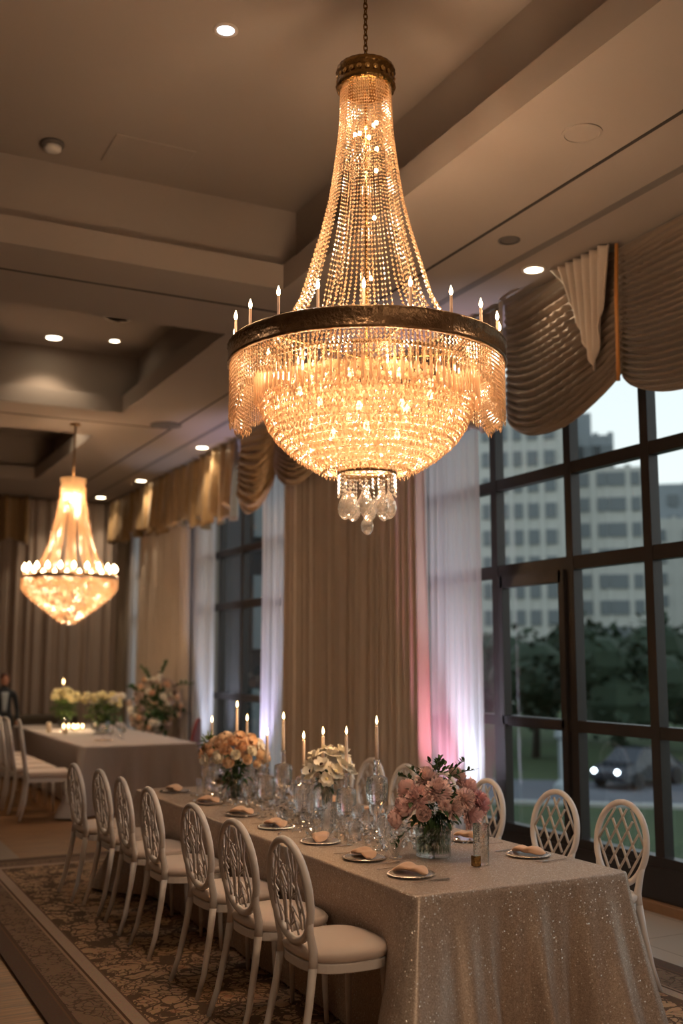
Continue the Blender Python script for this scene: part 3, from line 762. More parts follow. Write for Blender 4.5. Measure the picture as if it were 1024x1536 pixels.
def far_chandelier(x0, y0):
    zt = 2.16; Z = lambda z: z-zt
    ch = thing('crystal_chandelier', 'smaller glowing chandelier far left with a trumpet-shaped crown and cone-shaped bowl', 'chandelier', (x0, y0, zt))
    MB().tube([(0, 0, Z(4.0)), (0, 0, Z(ZS-.02))], .012, 8).build('rod', 'bronze', ch, True)
    MB().lathe([(0, Z(ZS-.03)), (.06, Z(ZS-.03)), (.07, Z(ZS-.005))], 20).build('ceiling_canopy', 'bronze', ch, True)
    MB().lathe([(.165, Z(4.02)), (.160, Z(4.00)), (.135, Z(3.90)), (.130, Z(3.80)), (.14, Z(3.74))], 32, cap=False).build('crown_collar', 'crystal', ch, True)
    for k in range(8):
        a = TAU*k/8
        MB().sphere((.10*cos(a), .10*sin(a), Z(3.80)), .026, 8, 6, (1, 1, 1.5)).build('bulb', 'bulb', ch, True)
    prof = [(3.78, .14), (3.5, .19), (3.2, .26), (3.0, .33), (2.88, .42), (2.80, .52)]
    for b in range(10):
        a0 = TAU*b/10+.1
        def fn(u, v):
            z = lerp(3.9, 2.80, v); r = interp(prof, z); a = a0+(u-.5)*.48*(1.1-.45*v); r -= .02*(1-(2*u-1)**2)*-1
            return (r*cos(a), r*sin(a), Z(z))
        mb = MB()
        for k in range(7):
            u = k/6; pts = [fn(u, v/16) for v in range(17)]
            for v in range(58): mb.gem(fn(u, v/58), .0095, .010, 5)
        mb.build('strand_bundle', 'crystal', ch)
    R = .585
    MB().lathe([(R-.02, Z(2.79)), (R, Z(2.79)), (R, Z(2.745)), (R-.02, Z(2.745)), (R-.02, Z(2.79))], 64, cap=False).build('bronze_ring', 'bronze', ch, True)
    for k in range(22):
        a = TAU*k/22; x, y = (R-.03)*cos(a), (R-.03)*sin(a)
        sl = MB().lathe([(.012, 2.78), (.012, 2.84)], 8, (x, y, -zt)).build('candle_light', 'sleeve', ch, True)
        MB().lathe([(.008, 2.84), (.026, 2.865), (.024, 2.89), (.002, 2.93)], 8, (x, y, -zt)).build('bulb', 'bulb', sl, True)
    rest = MB(); bp = [(2.74, .575), (2.6, .55), (2.5, .45), (2.4, .33), (2.3, .2), (2.2, .06)]
    for i in range(16):
        z = lerp(2.74, 2.22, i/15); r = interp(bp, z); n = max(6, int(TAU*r/.045))
        for k in range(n):
            a = TAU*(k+random.random()*.6)/n
            rest.gem((r*cos(a), r*sin(a), Z(z)-.01), .017, .024, 6, .4)
    for k in range(90):
        a = TAU*k/90
        for j in range(5): rest.gem((R*cos(a), R*sin(a), Z(2.735-.028*j)), .011, .014, 5)
    rest.build('crystal_bowl', 'crystal', ch)['kind'] = 'stuff'
    MB().gem((0, 0, .05), .035, .035, 8).build('drop', 'clear', ch)
    for k in range(6): pt((x0+.3*cos(k*TAU/6), y0+.3*sin(k*TAU/6), 2.66), 5.5, .05)
    pt((x0, y0, 2.45), 5, .05); pt((x0, y0, 3.7), 7, .04); pt((x0, y0, 3.2), 5, .04)
    for k in range(4): pt((x0+.7*cos(k*TAU/4), y0+.7*sin(k*TAU/4), 2.9), 4, .03)
far_chandelier(2.95, 13.35)

# ------------------------------------------------------------------ chairs
def oval_ring(n=40, hy=.20, hz=.215, x0=0, lean=.10, zc=.735):
    return [(x0-(zc+hz*sin(TAU*k/n)-.47)*lean, hy*cos(TAU*k/n), zc+hz*sin(TAU*k/n)) for k in range(n)]
def oval_chair(name, label, lattice, group):
    """faces +X, origin on the floor under the seat centre"""
    t = thing(name, label, 'chair', (0,0,0), 0, group)
    xb = -.18; lean = .13
    X = lambda z: xb-(z-.47)*lean
    MB().tube([(X(z), y, z) for (_, y, z) in oval_ring(44)], .0165, 10, closed=True, flat=1.1).build('back_frame', 'white', t, True)
    zc, hy, hz = .735, .20, .215
    lat = MB(); ins = lambda y, z: (y/(hy-.008))**2+((z-zc)/(hz-.008))**2 <= 1
    def seg(p, q, r=.0055):
        pts = []
        for k in range(13):
            s_ = k/12; y, z = lerp(p[0], q[0], s_), lerp(p[1], q[1], s_)
            if ins(y, z): pts.append((X(z), y, z))
        if len(pts) > 1: lat.tube(pts, r, 6)
    if lattice == 'diamond':
        for k in range(-3, 4):
            o = k*.092
            seg((o-.24, zc-.36), (o+.24, zc+.36), .0075); seg((o+.24, zc-.36), (o-.24, zc+.36), .0075)
    else:
        r = random.Random(3)
        stems = [(-.16, -.13), (-.12, -.06), (-.07, -.10), (-.04, .03), (.01, -.02), (.04, .11), (.10, .06), (.13, .16), (.17, .12)]
        for a, b in stems:
            pts = []
            for k in range(15):
                s_ = k/14; y = lerp(a, b, s_)+.018*sin(s_*7+a*30); z = zc-hz+.0+s_*hz*2
                if ins(y, z): pts.append((X(z), y, z))
            if len(pts) > 2: lat.tube(pts, .006, 6)
        for k in range(24):
            y = r.uniform(-.17, .17); z = r.uniform(zc-.17, zc+.13); a = r.choice([-1, 1])*r.uniform(.5, 1.1)
            ln = r.uniform(.06, .11)
            seg((y, z), (y+ln*sin(a), z+ln*cos(a)), .0048)
    lat.build('back_lattice', 'worn' if lattice == 'diamond' else 'white', t, True)
    for s_ in (-1, 1):   # back posts, flow into back legs
        pts = [(X(.66), s_*.186, .66), (X(.58), s_*.163, .58), (xb+.004, s_*.160, .50), (xb, s_*.162, .44), (xb-.02, s_*.17, .30), (xb-.055, s_*.185, .12), (xb-.095, s_*.195, .0)]
        MB().tube(pts[:4], [.012, .0165, .019, .020], 8, flat=1.1).build('back_post', 'white', t, True)
        MB().tube(pts[3:], [.020, .018, .0155, .013], 8).build('leg', 'white', t, True)
        f = [(.165, s_*.165, .43), (.170, s_*.172, .28), (.175, s_*.178, .12), (.18, s_*.182, 0)]
        MB().tube(f, [.019, .017, .014, .011], 8).build('leg', 'white', t, True)
    def outline(a, g=0):
        # rounded squarish seat
        e = 3.0; ca, sa = cos(a), sin(a); rr = (abs(ca)**e+abs(sa)**e)**(-1/e)
        return ((.205+g)*rr*ca+.010, (.225+g)*rr*sa*(1+.06*ca))
    def rail(z0, z1, g): 
        mb = MB(); n = 48; 
        mb.add([outline(TAU*k/n, g)+(z0,) for k in range(n)]+[outline(TAU*k/n, g)+(z1,) for k in range(n)],
               [(k, (k+1) % n, n+(k+1) % n, n+k) for k in range(n)]+[tuple(range(n, 2*n)), tuple(reversed(range(n)))])
        return mb
    rail(.415, .455, 0).build('seat_rail', 'white', t, bevel=.005)
    mb = MB(); n = 48; prof = [(-.012, .455), (.004, .468), (.008, .488), (-.006, .505), (-.05, .517), (-.12, .521)]
    vs = []
    for g, z in prof:
        for k in range(n): p = outline(TAU*k/n, g); vs.append((p[0], p[1], z))
    vs.append((0, 0, .524)); fs = []
    for i in range(len(prof)-1):
        for k in range(n): fs.append((i*n+k, i*n+(k+1) % n, (i+1)*n+(k+1) % n, (i+1)*n+k))
    for k in range(n): fs.append(((len(prof)-1)*n+k, (len(prof)-1)*n+(k+1) % n, len(vs)-1))
    fs.append(tuple(reversed(range(n))))
    mb.add(vs, fs).build('seat_cushion', 'cush', t, True)
    return t
GL = 'white oval back chairs along the left side of the long table'
ca = oval_chair('oval_back_chair', 'x', 'twig', GL)
ordl = ['nearest chair of the left row, white with oval twig back, closest to the table corner',
 'second chair from the front in the left row, white with oval twig back',
 'third chair from the front in the left row, white with oval twig back',
 'fourth chair from the front in the left row, white with oval twig back',
 'fifth chair from the front in the left row, white with oval twig back',
 'sixth chair from the front in the left row, white oval back seen almost edge-on',
 'farthest chair of the left row, white oval back mostly hidden by the one before it']
for i, (y, dx, rz) in enumerate([(4.44, .0, .02), (5.04, -.01, .05), (5.68, .0, .04), (6.50, .0, .0), (7.12, .0, -.03), (7.70, .0, .02), (8.24, -.06, .03)]):
    p = (2.20+dx, y, .016)
    if i == 0: ca.location = p; ca.rotation_euler = (0, 0, rz); ca['label'] = ordl[0]
    else: dup(ca, p, rz, ordl[i])
GR = 'white oval lattice back chairs along the window side of the long table'
cb = oval_chair('oval_back_chair', 'x', 'diamond', GR)
ordr = ['rightmost white chair with diamond lattice oval back, beside the window at the table corner',
 'white chair with diamond lattice oval back, second from the right on the window side',
 'white lattice back chair partly hidden behind the pink flowers',
 'white oval chair back peeking above the pink flower arrangement',
 'white chair on the window side glimpsed behind the crystal candlestick',
 'white chair on the window side behind the white flower vase',
 'farthest white chair on the window side of the long table']
for i, (y, dx, rz) in enumerate([(4.72, .0, .0), (5.26, -.03, .03), (5.95, -.06, -.02), (6.50, -.05, .02), (7.05, -.03, 0), (7.6, -.02, .02), (8.12, -.02, 0)]):
    p = (3.90+dx, y, .016)
    if i == 0: cb.location = p; cb.rotation_euler = (0, 0, pi+rz); cb['label'] = ordr[0]
    else: dup(cb, p, pi+rz, ordr[i])
def slat_chair():
    t = thing('slat_back_chair', 'white tall slat back chair with cream seat, at the near end of the far table', 'chair', (0,0,0), 0, 'white slat back chairs along the far table')
    for s_ in (-1, 1):
        MB().tube([(-.30, s_*.17, 1.06), (-.25, s_*.19, .75), (-.20, s_*.20, .44), (-.22, s_*.2, .2), (-.27, s_*.2, 0)], [.014, .016, .02, .017, .012], 8).build('leg', 'white', t, True)
        MB().tube([(.22, s_*.2, .42), (.24, s_*.2, 0)], [.02, .013], 8).build('leg', 'white', t, True)
    MB().tube([(-.305, y/10*.17, 1.06+.015*cos(y/10*1.5)) for y in range(-10, 11, 2)], .017, 8).build('top_rail', 'white', t, True)
    for k in range(7):
        y = (k-3)*.045
        MB().tube([(-.30, y, 1.06), (-.25, y*1.1, .75), (-.205, y*1.1, .50)], .008, 6, flat=.7).build('slat', 'white', t, True)
    MB().box(-.21, .24, -.21, .21, .40, .45).build('seat_rail', 'white', t, bevel=.01)
    MB().box(-.20, .26, -.22, .22, .452, .52).build('seat_cushion', 'cush', t, bevel=.025)
    return t
sc_ = slat_chair(); sc_.location = (2.55, 12.45, .004); sc_.rotation_euler = (0, 0, -.12)
for i, y in enumerate([13.05, 13.65, 14.25, 14.9]):
    dup(sc_, (2.50, y, .004), .02*i, ['white slat back chair second from the near end of the far table', 'white slat back chair third along the far table', 'white slat back chair fourth along the far table', 'white slat back chair farthest along the far table at the left edge'][i])

# ------------------------------------------------------------------ tables and cloths
def table(name, label, cat, x0, x1, y0, y1, zt):
    t = thing(name, label, cat, ((x0+x1)/2, (y0+y1)/2, .016)); a, b = (x1-x0)/2-.06, (y1-y0)/2-.08
    MB().box(-a, a, -b, b, zt-.05, zt-.024).build('tabletop', pbr('ply_'+name, (.3, .2, .12), .6), t)
    for sx in (-1, 1):
        for sy in (-1, 1): MB().tube([(sx*(a-.12), sy*(b-.2), zt-.05), (sx*(a-.12), sy*(b-.2), 0)], .018, 8).build('leg', 'fixg', t)
def cloth(name, label, mat, x0, x1, y0, y1, zt, flare=.20, fold=.03, nf=9, seed=0, zb=.02):
    r = random.Random(seed); cx, cy = (x0+x1)/2, (y0+y1)/2; hx, hy = (x1-x0)/2, (y1-y0)/2; rc = .035
    per = []   # perimeter samples: position, outward normal, corner weight
    segs = [((hx-rc, -hy), (0, -1), (-(hx-rc), -hy)), None]
    def side(p, q, n, m):
        for k in range(m):
            s_ = k/m; per.append((lerp(p[0], q[0], s_), lerp(p[1], q[1], s_), n[0], n[1]))
    def corner(c_, a0):
        for k in range(8):
            a = a0+k/8*pi/2; per.append((c_[0]+rc*cos(a), c_[1]+rc*sin(a), cos(a), sin(a)))
    mx, my = int(hx*2*42), int(hy*2*30)
    side((-hx+rc, -hy), (hx-rc, -hy), (0, -1), mx); corner((hx-rc, -hy+rc), -pi/2)
    side((hx, -hy+rc), (hx, hy-rc), (1, 0), my); corner((hx-rc, hy-rc), 0)
    side((hx-rc, hy), (-hx+rc, hy), (0, 1), mx); corner((-hx+rc, hy-rc), pi/2)
    side((-hx, hy-rc), (-hx, -hy+rc), (-1, 0), my); corner((-hx+rc, -hy+rc), pi)
    n = len(per); vs = []; fs = []; rows = 26
    acc = 0; S = [0]
    for i in range(1, n): acc += math.hypot(per[i][0]-per[i-1][0], per[i][1]-per[i-1][1]); S.append(acc)
    rings = [(-.030, 0), (-.012, 0), (-.004, .002), (0, .008)]
    for g, dz in rings:
        for x, y, nx, ny in per: vs.append((cx+x+nx*g, cy+y+ny*g, zt-dz))
    for j in range(1, rows+1):
        t_ = j/rows; z = lerp(zt-.008, zb, t_)
        for i, (x, y, nx, ny) in enumerate(per):
            dxc = hx-abs(x); dyc = hy-abs(y)
            dc = math.hypot(dxc, dyc); cw = math.exp(-(dc/.22)**2)
            s_ = S[i]
            f1 = fold*(1.2*abs(ny)+.45)*(sin(s_*nf+1.3*sin(s_*2.1+seed)+seed-.8*t_)+.5*sin(s_*nf*2.3+seed*2))*(t_**1.1)
            lr = abs(nx)*(1-cw); off = (flare*(1.35 if x < 0 else .62))*cw*t_**1.25+.05*t_*(1-lr)-.06*min(1, t_*2)*lr+f1*(1-.5*cw)*(1-.5*lr)
            dx = nx; dy = ny
            if cw > .02:   # push the corner out along its diagonal
                qx, qy = math.copysign(.707, x), math.copysign(.707, y); k_ = cw*.75
                dx, dy = lerp(nx, qx, k_), lerp(ny, qy, k_)
            vs.append((cx+x+dx*off, cy+y+dy*off, z+.01*sin(s_*5)*t_*(1 if j < rows else 0)))
    R_ = len(rings)+rows
    for j in range(R_-1):
        for i in range(n):
            i2 = (i+1) % n; fs.append((j*n+i, j*n+i2, (j+1)*n+i2, (j+1)*n+i))
    fs.append(tuple(range(n)))
    o = MB().add(vs, fs).build(name, mat, smooth=True)
    return tag(o, label, 'tablecloth')
table('banquet_table', 'long banquet table hidden under the glittery champagne cloth', 'table', 2.38, 3.56, 4.03, 8.25, .76)
cloth('sequin_tablecloth', 'champagne sequin tablecloth draped to the floor over the long front table', 'sequin', 2.38, 3.56, 4.03, 8.25, .76, flare=.24, fold=.034, nf=21, seed=2, zb=.03)
table('banquet_table', 'banquet table hidden under the plain grey cloth at the back left', 'table', 2.97, 4.36, 12.45, 17.0, .76)
cloth('linen_tablecloth', 'plain grey beige tablecloth draped over the far left table', 'plain', 2.97, 4.36, 12.45, 17.0, .76, flare=.30, fold=.025, nf=20, seed=4)

# ------------------------------------------------------------------ flowers
def bloom(R, layers, per, mode='peony', seed=0):
    r = random.Random(seed); mb = MB()
    for i in range(layers):
        f = i/max(1, layers-1); n = per+int(f*2)
        for k in range(n):
            az = TAU*k/n+i*1.1+r.uniform(-.15, .15)
            if mode == 'peony': a0, a1, ln, wd = lerp(.35, 1.65, f), lerp(-.9, .25, f)+r.uniform(-.35, .35), R*lerp(.95, 1.25, f), R*lerp(.24, .42, f)
            elif mode == 'rose': a0, a1, ln, wd = lerp(.15, 1.45, f), lerp(-.5, .5, f), R*lerp(.75, 1.1, f), R*lerp(.25, .6, f)
            elif mode == 'ruffle': a0, a1, ln, wd = lerp(.1, 1.7, f), lerp(.0, 1.75, f)+r.uniform(-.15, .15), R*r.uniform(.9, 1.05), R*.16
            elif mode == 'open': a0, a1, ln, wd = lerp(.9, 1.3, f), lerp(.7, 1.5, f)+r.uniform(-.1, .1), R*1.05, R*.42
            else: a0, a1, ln, wd = .55, lerp(-.5, -.1, f), R*1.7, R*.55   # tulip
            nu, nv = (3, 4) if mode == 'ruffle' else (4, 5)
            pts = [(0, 0)]; 
            for j in range(nv):
                th = lerp(a0, a1, (j+.5)/nv); pts.append((pts[-1][0]+sin(th)*ln/nv, pts[-1][1]+cos(th)*ln/nv))
            rf = r.uniform(0, 6); z0 = -R*.35*f if mode in ('peony', 'ruffle') else 0
            if mode == 'ruffle': z0 = 0
            def fn(u, v, pts=pts, az=az, wd=wd, rf=rf, z0=z0):
                q = v*nv; j = min(nv-1, int(q)); s_ = q-j
                rr, z = lerp(pts[j][0], pts[j+1][0], s_), lerp(pts[j][1], pts[j+1][1], s_)
                wv = wd*(sin(pi*(.12+.72*v)))*(1 if v < .99 else .75); uu = u*2-1
                rr += R*.05*sin(uu*5+rf)*v-.12*wd*uu*uu; z += R*.07*sin(uu*6+rf)*v
                x, y = rr, uu*wv
                return (x*cos(az)-y*sin(az), x*sin(az)+y*cos(az), z+z0)
            mb.grid(fn, nu, nv)
    return mb
def leafy(mb, p, d, ln, wd):
    p, d = Vector(p), Vector(d).normalized(); s_ = d.cross(Vector((0,0,1)));
    if s_.length < .01: s_ = Vector((1,0,0))
    s_.normalize(); up = s_.cross(d)
    vs = [p, p+d*ln*.3+s_*wd*.5+up*wd*.12, p+d*ln*.3-s_*wd*.5+up*wd*.12, p+d*ln*.7+s_*wd*.4+up*wd*.05, p+d*ln*.7-s_*wd*.4+up*wd*.05, p+d*ln*.3, p+d*ln*.7-up*wd*.05, p+d*ln-up*wd*.2]
    mb.add(vs, [(0,1,5),(0,5,2),(1,3,6,5),(5,6,4,2),(3,7,6),(6,7,4)])
BL = {}
def get_bloom(kind, mat):
    key = (kind, mat)
    if key not in BL:
        spec = {'peony': (10, 8), 'rose': (7, 5), 'ruffle': (9, 16), 'open': (2, 6), 'tulip': (2, 3)}[kind]
        me_o = bloom(1.0, spec[0], spec[1], kind, len(BL)).build('bloom_source', mat, smooth=True)
        BL[key] = me_o.data; bpy.data.objects.remove(me_o)
    return BL[key]
def put_bloom(par, name, kind, mat, p, d, R, label=None, eye=None):
    o = bpy.data.objects.new(name, get_bloom(kind, mat)); COL.objects.link(o); o.parent = par
    o.location = p; o.scale = (R, R, R); o.rotation_mode = 'QUATERNION'
    d = Vector(d).normalized(); q = d.to_track_quat('Z', 'Y'); o.rotation_quaternion = q
    if label: o['label'] = label
    if eye:
        e = MB().sphere((0, 0, .25), .2, 8, 6).build('flower_centre', eye, o, True)
    return o
def glass_vase(par, r0, r1, h, mat='cut', name='vase', wave=0):
    pr = [(0, .0), (r0, .001), (r0+.002, .012), (lerp(r0, r1, .5), h*.5), (r1, h), (r1-.004, h), (lerp(r0, r1, .5)-.004, h*.5), (r0-.004, .016), (0, .015)]
    if wave: return MB().facet([(.001, .001), (r0, 0), (r1, h*.5), (r1, h)], 22, step=.016).build(name, mat, par)
    return MB().lathe(pr, 32, cap=False).build(name, mat, par, True)
def stems(par, n, r, z0, z1, spread, seed=0):
    q = random.Random(seed); mb = MB()
    for k in range(n):
        a = q.uniform(0, TAU); rr = r*math.sqrt(q.random()); b = a+q.uniform(-.6, .6)
        mb.tube([(rr*cos(a), rr*sin(a), z0), (rr*.8*cos(b), rr*.8*sin(b), (z0+z1)/2), (spread*cos(b)*q.random(), spread*sin(b)*q.random(), z1)], .0028, 5)
    mb.build('stems', 'stem', par, True)['kind'] = 'stuff'
def foliage(par, c, r, n, ln, mat='leaf', seed=0, sc=(1,1,1)):
    q = random.Random(seed); mb = MB()
    for k in range(n):
        d = Vector((q.gauss(0, 1), q.gauss(0, 1), q.gauss(0, 1))).normalized(); rr = r*q.uniform(.3, 1)
        p = Vector((c[0]+d.x*rr*sc[0], c[1]+d.y*rr*sc[1], c[2]+d.z*rr*sc[2]))
        d2 = d+Vector((q.gauss(0, .5), q.gauss(0, .5), q.gauss(0, .4)))
        leafy(mb, p, d2, ln*q.uniform(.7, 1.2), ln*.45)
    mb.build('foliage', mat, par)['kind'] = 'stuff'
TZ = .762
TOCAM = Vector((-.45, -.89, 0)); RT = Vector((.893, -.451, 0))
# pink arrangement
t = thing('flower_arrangement', 'pink peony and rose arrangement in a cut glass vase on the long table', 'flowers', (2.95, 4.80, TZ))
glass_vase(t, .088, .092, .15, 'cut', wave=.02)
MB().lathe([(0, .016), (.08, .016), (.082, .10), (0, .10)], 24).build('water', thin_glass('water', (.80, .88, .82), .02, boost=.02), t, True)
stems(t, 22, .07, .02, .2, .1, 1)
foliage(t, (0, 0, .10), .065, 60, .05, 'leaf', 11, (1, 1, .9))
foliage(t, (0, 0, .25), .15, 260, .055, 'leaf', 1, (1.15, 1.15, .8))
foliage(t, (.06, .02, .40), .09, 70, .05, 'leaf', 2, (1.2, 1, .8))
def at(r_, f, z): return RT*r_+TOCAM*f+Vector((0, 0, z))   # r: right along the table front, f: towards the aisle corner
pk = [('peony', 'pink', -.155, .05, .26, .075), ('ruffle', 'pink', -.09, .10, .31, .070), ('rose', 'blush', -.055, .14, .225, .048), ('ruffle', 'blush', .02, .10, .345, .078),
      ('peony', 'pink', -.14, -.04, .34, .06), ('ruffle', 'blush', .10, .13, .25, .058), ('ruffle', 'blush', .165, .10, .30, .062), ('ruffle', 'pink', .20, .05, .21, .075),
      ('ruffle', 'rose', .245, .0, .26, .07), ('ruffle', 'blush', -.03, .0, .40, .065), ('peony', 'pink', -.20, .02, .19, .06), ('ruffle', 'pink', .19, -.04, .34, .065),
      ('rose', 'blush', .13, -.06, .40, .06), ('peony', 'blush', .02, -.14, .32, .07), ('peony', 'pink', -.10, -.14, .28, .07), ('ruffle', 'rose', .24, .08, .30, .04),
      ('rose', 'pink', -.02, .02, .33, .07), ('ruffle', 'blush', .05, .16, .27, .036)]
for kd, mt, r_, f, z, R in pk:
    p = at(r_, f, z); d = p-Vector((0, 0, .18)); put_bloom(t, {'peony': 'peony', 'rose': 'rose', 'ruffle': 'carnation'}[kd], kd, mt, p-d.normalized()*R*.35, d, R)
def sprig(par, base, d, ln, n, lf, mat='leaf', seed=0):
    q = random.Random(seed); mb = MB(); base = Vector(base); d = Vector(d).normalized(); pts = [base+d*ln*k/6+Vector((0, 0, -.25*ln*(k/6)**2)) for k in range(7)]
    mb.tube(pts, .0018, 4)
    for k in range(n):
        s_ = .2+.8*k/n; p = base+d*ln*s_+Vector((0, 0, -.25*ln*s_*s_)); a = q.uniform(0, TAU)
        leafy(mb, p, d+Vector((cos(a), sin(a), q.uniform(-.3, .8)))*1.1, lf, lf*.5)
    mb.build('sprig', mat, par)
for i, (r_, z, dr, dz, ln) in enumerate([(-.05, .38, -.5, .6, .12), (.03, .42, .05, 1, .10), (.08, .40, .5, .7, .14), (.10, .40, .9, .5, .13), (-.12, .14, -.8, -.5, .10), (.0, .42, .3, .9, .09), (-.10, .38, -.9, .5, .09)]):
    sprig(t, at(r_, .05, z), RT*dr+Vector((0, 0, dz)), ln, 14, .03, 'leaf', i)
# peach arrangement (far along the table)
t = thing('flower_arrangement', 'dome of peach flowers with dark centres toward the far end of the long table', 'flowers', (2.83, 7.30, TZ))
glass_vase(t, .045, .08, .17, 'glass'); stems(t, 18, .04, .02, .24, .08, 3)
foliage(t, (0, 0, .20), .10, 160, .06, 'leaf', 4, (1, 1, 1.1)); foliage(t, (-.17, .08, .40), .06, 40, .06, 'leafl', 5)
q = random.Random(5)
for k in range(46):
    a = k*2.39996; zz = 1-1.25*(k+.5)/46; rr = math.sqrt(max(0, 1-zz*zz)); d = Vector((rr*cos(a), rr*sin(a), zz*.72)); p = Vector((0, 0, .30))+Vector((d.x*.22, d.y*.22, d.z*.20))
    kd = ['rose', 'peony', 'open', 'peony'][k % 4]; put_bloom(t, {'rose': 'rose', 'open': 'anemone', 'peony': 'ranunculus'}[kd], kd, ['peach', 'peachl', 'peach', 'ivory', 'peachl'][k % 5], p, d, q.uniform(.040, .052), eye='dark' if kd == 'open' else None)
# white anemones
t = thing('flower_arrangement', 'white anemones with dark centres in a slim vase, middle of the long table', 'flowers', (2.98, 6.10, TZ))
MB().lathe([(0, 0), (.05, 0), (.05, .008), (.012, .02), (.012, .05), (.03, .10), (.04, .20), (.042, .25), (.038, .25), (.028, .11), (0, .08)], 24, cap=False).build('vase', 'cut', t, True)
stems(t, 10, .02, .1, .3, .05, 6); foliage(t, (0, 0, .24), .05, 60, .06, 'leaf', 7, (1, 1, 1.3))
q = random.Random(8)
for i, (r_, f, z, R) in enumerate([(-.09, .06, .30, .062), (-.03, .08, .34, .06), (.05, .07, .30, .06), (.10, .04, .34, .07), (.13, .0, .30, .065), (.03, .02, .40, .06), (-.07, .0, .39, .055), (.09, -.02, .41, .06), (.0, .09, .26, .05), (-.1, -.03, .33, .055), (.05, -.08, .36, .06), (0, -.05, .42, .05)]):
    p = at(r_, f, z); put_bloom(t, 'anemone', 'open', 'ivory', p, p-Vector((0, 0, .22)), R, eye='dark' if i in (0, 1) else 'yellow')
# far table arrangements
def tulips(x, y, n, w, label, seed):
    t = thing('flower_arrangement', label, 'flowers', (x, y, TZ)); glass_vase(t, .10, .11, .20, 'glass'); stems(t, 24, .09, .02, .3, .15, seed)
    foliage(t, (0, 0, .27), .2, 200, .10, 'leafl', seed, (w, 1, .6)); q = random.Random(seed)
    for k in range(n):
        a = q.uniform(0, TAU); rr = math.sqrt(q.random()); p = RT*(cos(a)*rr*.24*w)+TOCAM*(sin(a)*rr*.15)+Vector((0, 0, .42+.12*q.random()-.05*rr))
        put_bloom(t, 'rose', 'peony', 'yellow' if seed == 21 or k % 3 else 'ivory', p, Vector((p.x, p.y, .22)), q.uniform(.055, .075))
tulips(3.62, 16.4, 22, .95, 'pale yellow rose bouquet below a candle, left one on the far table', 21)
tulips(3.72, 14.55, 24, 1.25, 'wide bouquet of yellow and cream roses, right one on the far table', 22)
# tall arrangement near the far corner
t = thing('flower_arrangement', 'tall loose arrangement of blush flowers and dark branches on a stand behind the far table', 'flowers', (4.80, 15.7, .004))
MB().lathe([(0, 0), (.16, 0), (.16, .02), (.03, .06), (.025, .5), (.06, .62), (.09, .70), (.08, .72), (0, .66)], 24).build('stand', 'cream', t, True)
foliage(t, (0, 0, 1.0), .36, 330, .13, 'leaf', 31, (.9, 1.1, 1)); q = random.Random(33)
for k in range(100):
    d = Vector((q.gauss(0, 1), q.gauss(0, 1), q.gauss(0, 1))).normalized(); p = Vector((d.x*.36, d.y*.44, 1.06+d.z*.44))
    put_bloom(t, 'peony', 'peony', ['dusty', 'dusty', 'peach', 'ivory'][k % 4], p, d, q.uniform(.04, .075))
for i, (a, z, ln) in enumerate([(.1, 1.3, .5), (1.2, 1.4, .42), (-.5, 1.1, .4), (2.8, 1.2, .4), (2.2, 1.4, .35)]):
    sprig(t, RT*cos(a)*.1+Vector((0, 0, z)), RT*cos(a)+Vector((0, 0, sin(a)+.35)), ln, 20, .09, 'leaf', 40+i)

# ------------------------------------------------------------------ candles, candlesticks
def candle(x, y, z, h, r, label, cat='candle', tilt=0, power=1.2, flame_s=1, mat='wax', name='taper_candle', group=None):
    t = thing(name, label, cat, (x, y, z), 0, group)
    MB().lathe([(0, 0), (r*1.15, 0), (r*1.1, h*.4), (r, h*.95), (r*.8, h), (0, h-.002)], 14).build('wax', mat, t, True)
    MB().tube([(0, 0, h-.002), (.001, 0, h+.012)], .0012, 5).build('wick', 'wick', t)
    s_ = flame_s
    MB().lathe([(0, 0), (.0055*s_, .008*s_), (.0075*s_, .016*s_), (.0055*s_, .028*s_), (.002*s_, .040*s_), (0, .047*s_)], 10, (0, 0, h+.005)).build('flame', 'flame', t, True)
    if power: 
        pt((x, y, z+h+.03*s_+.03), power, .012, (1, .58, .24))
    return t
def candlestick(x, y, top, label, jar=True, group=None):
    t = thing('crystal_candlestick', label, 'candlestick', (x, y, TZ), 0, group)
    h = top-TZ
    if jar:
        jr = .062; jb = h-.25
        MB().lathe([(0, 0), (.045, 0), (.045, .008), (.018, .02), (.014, .04), (.022, max(.05, jb*.6)), (.035, jb+.0)], 24).build('foot', 'cut', t, True)
        MB().facet([(.03, jb), (jr*.9, jb+.02), (jr, jb+.06), (jr, jb+.12), (jr*.95, jb+.15), (jr*.5, jb+.162), (.012, jb+.165)], 22, step=.009).build('cut_glass_body', 'cutb', t)
        MB().lathe([(.014, h-.088), (.022, h-.075), (.012, h-.062), (.020, h-.05), (.012, h-.036), (.016, h-.02), (.02, h-.004), (.017, h), (0, h-.004)], 20).build('neck', 'cutb', t, True)
    else:
        MB().lathe([(0, 0), (.045, 0), (.042, .01), (.014, .02), (.011, h*.3), (.022, h*.36), (.011, h*.42), (.011, h*.75), (.02, h*.82), (.013, h*.9), (.018, h), (0, h-.004)], 20).build('body', 'cut', t, True)
    return t
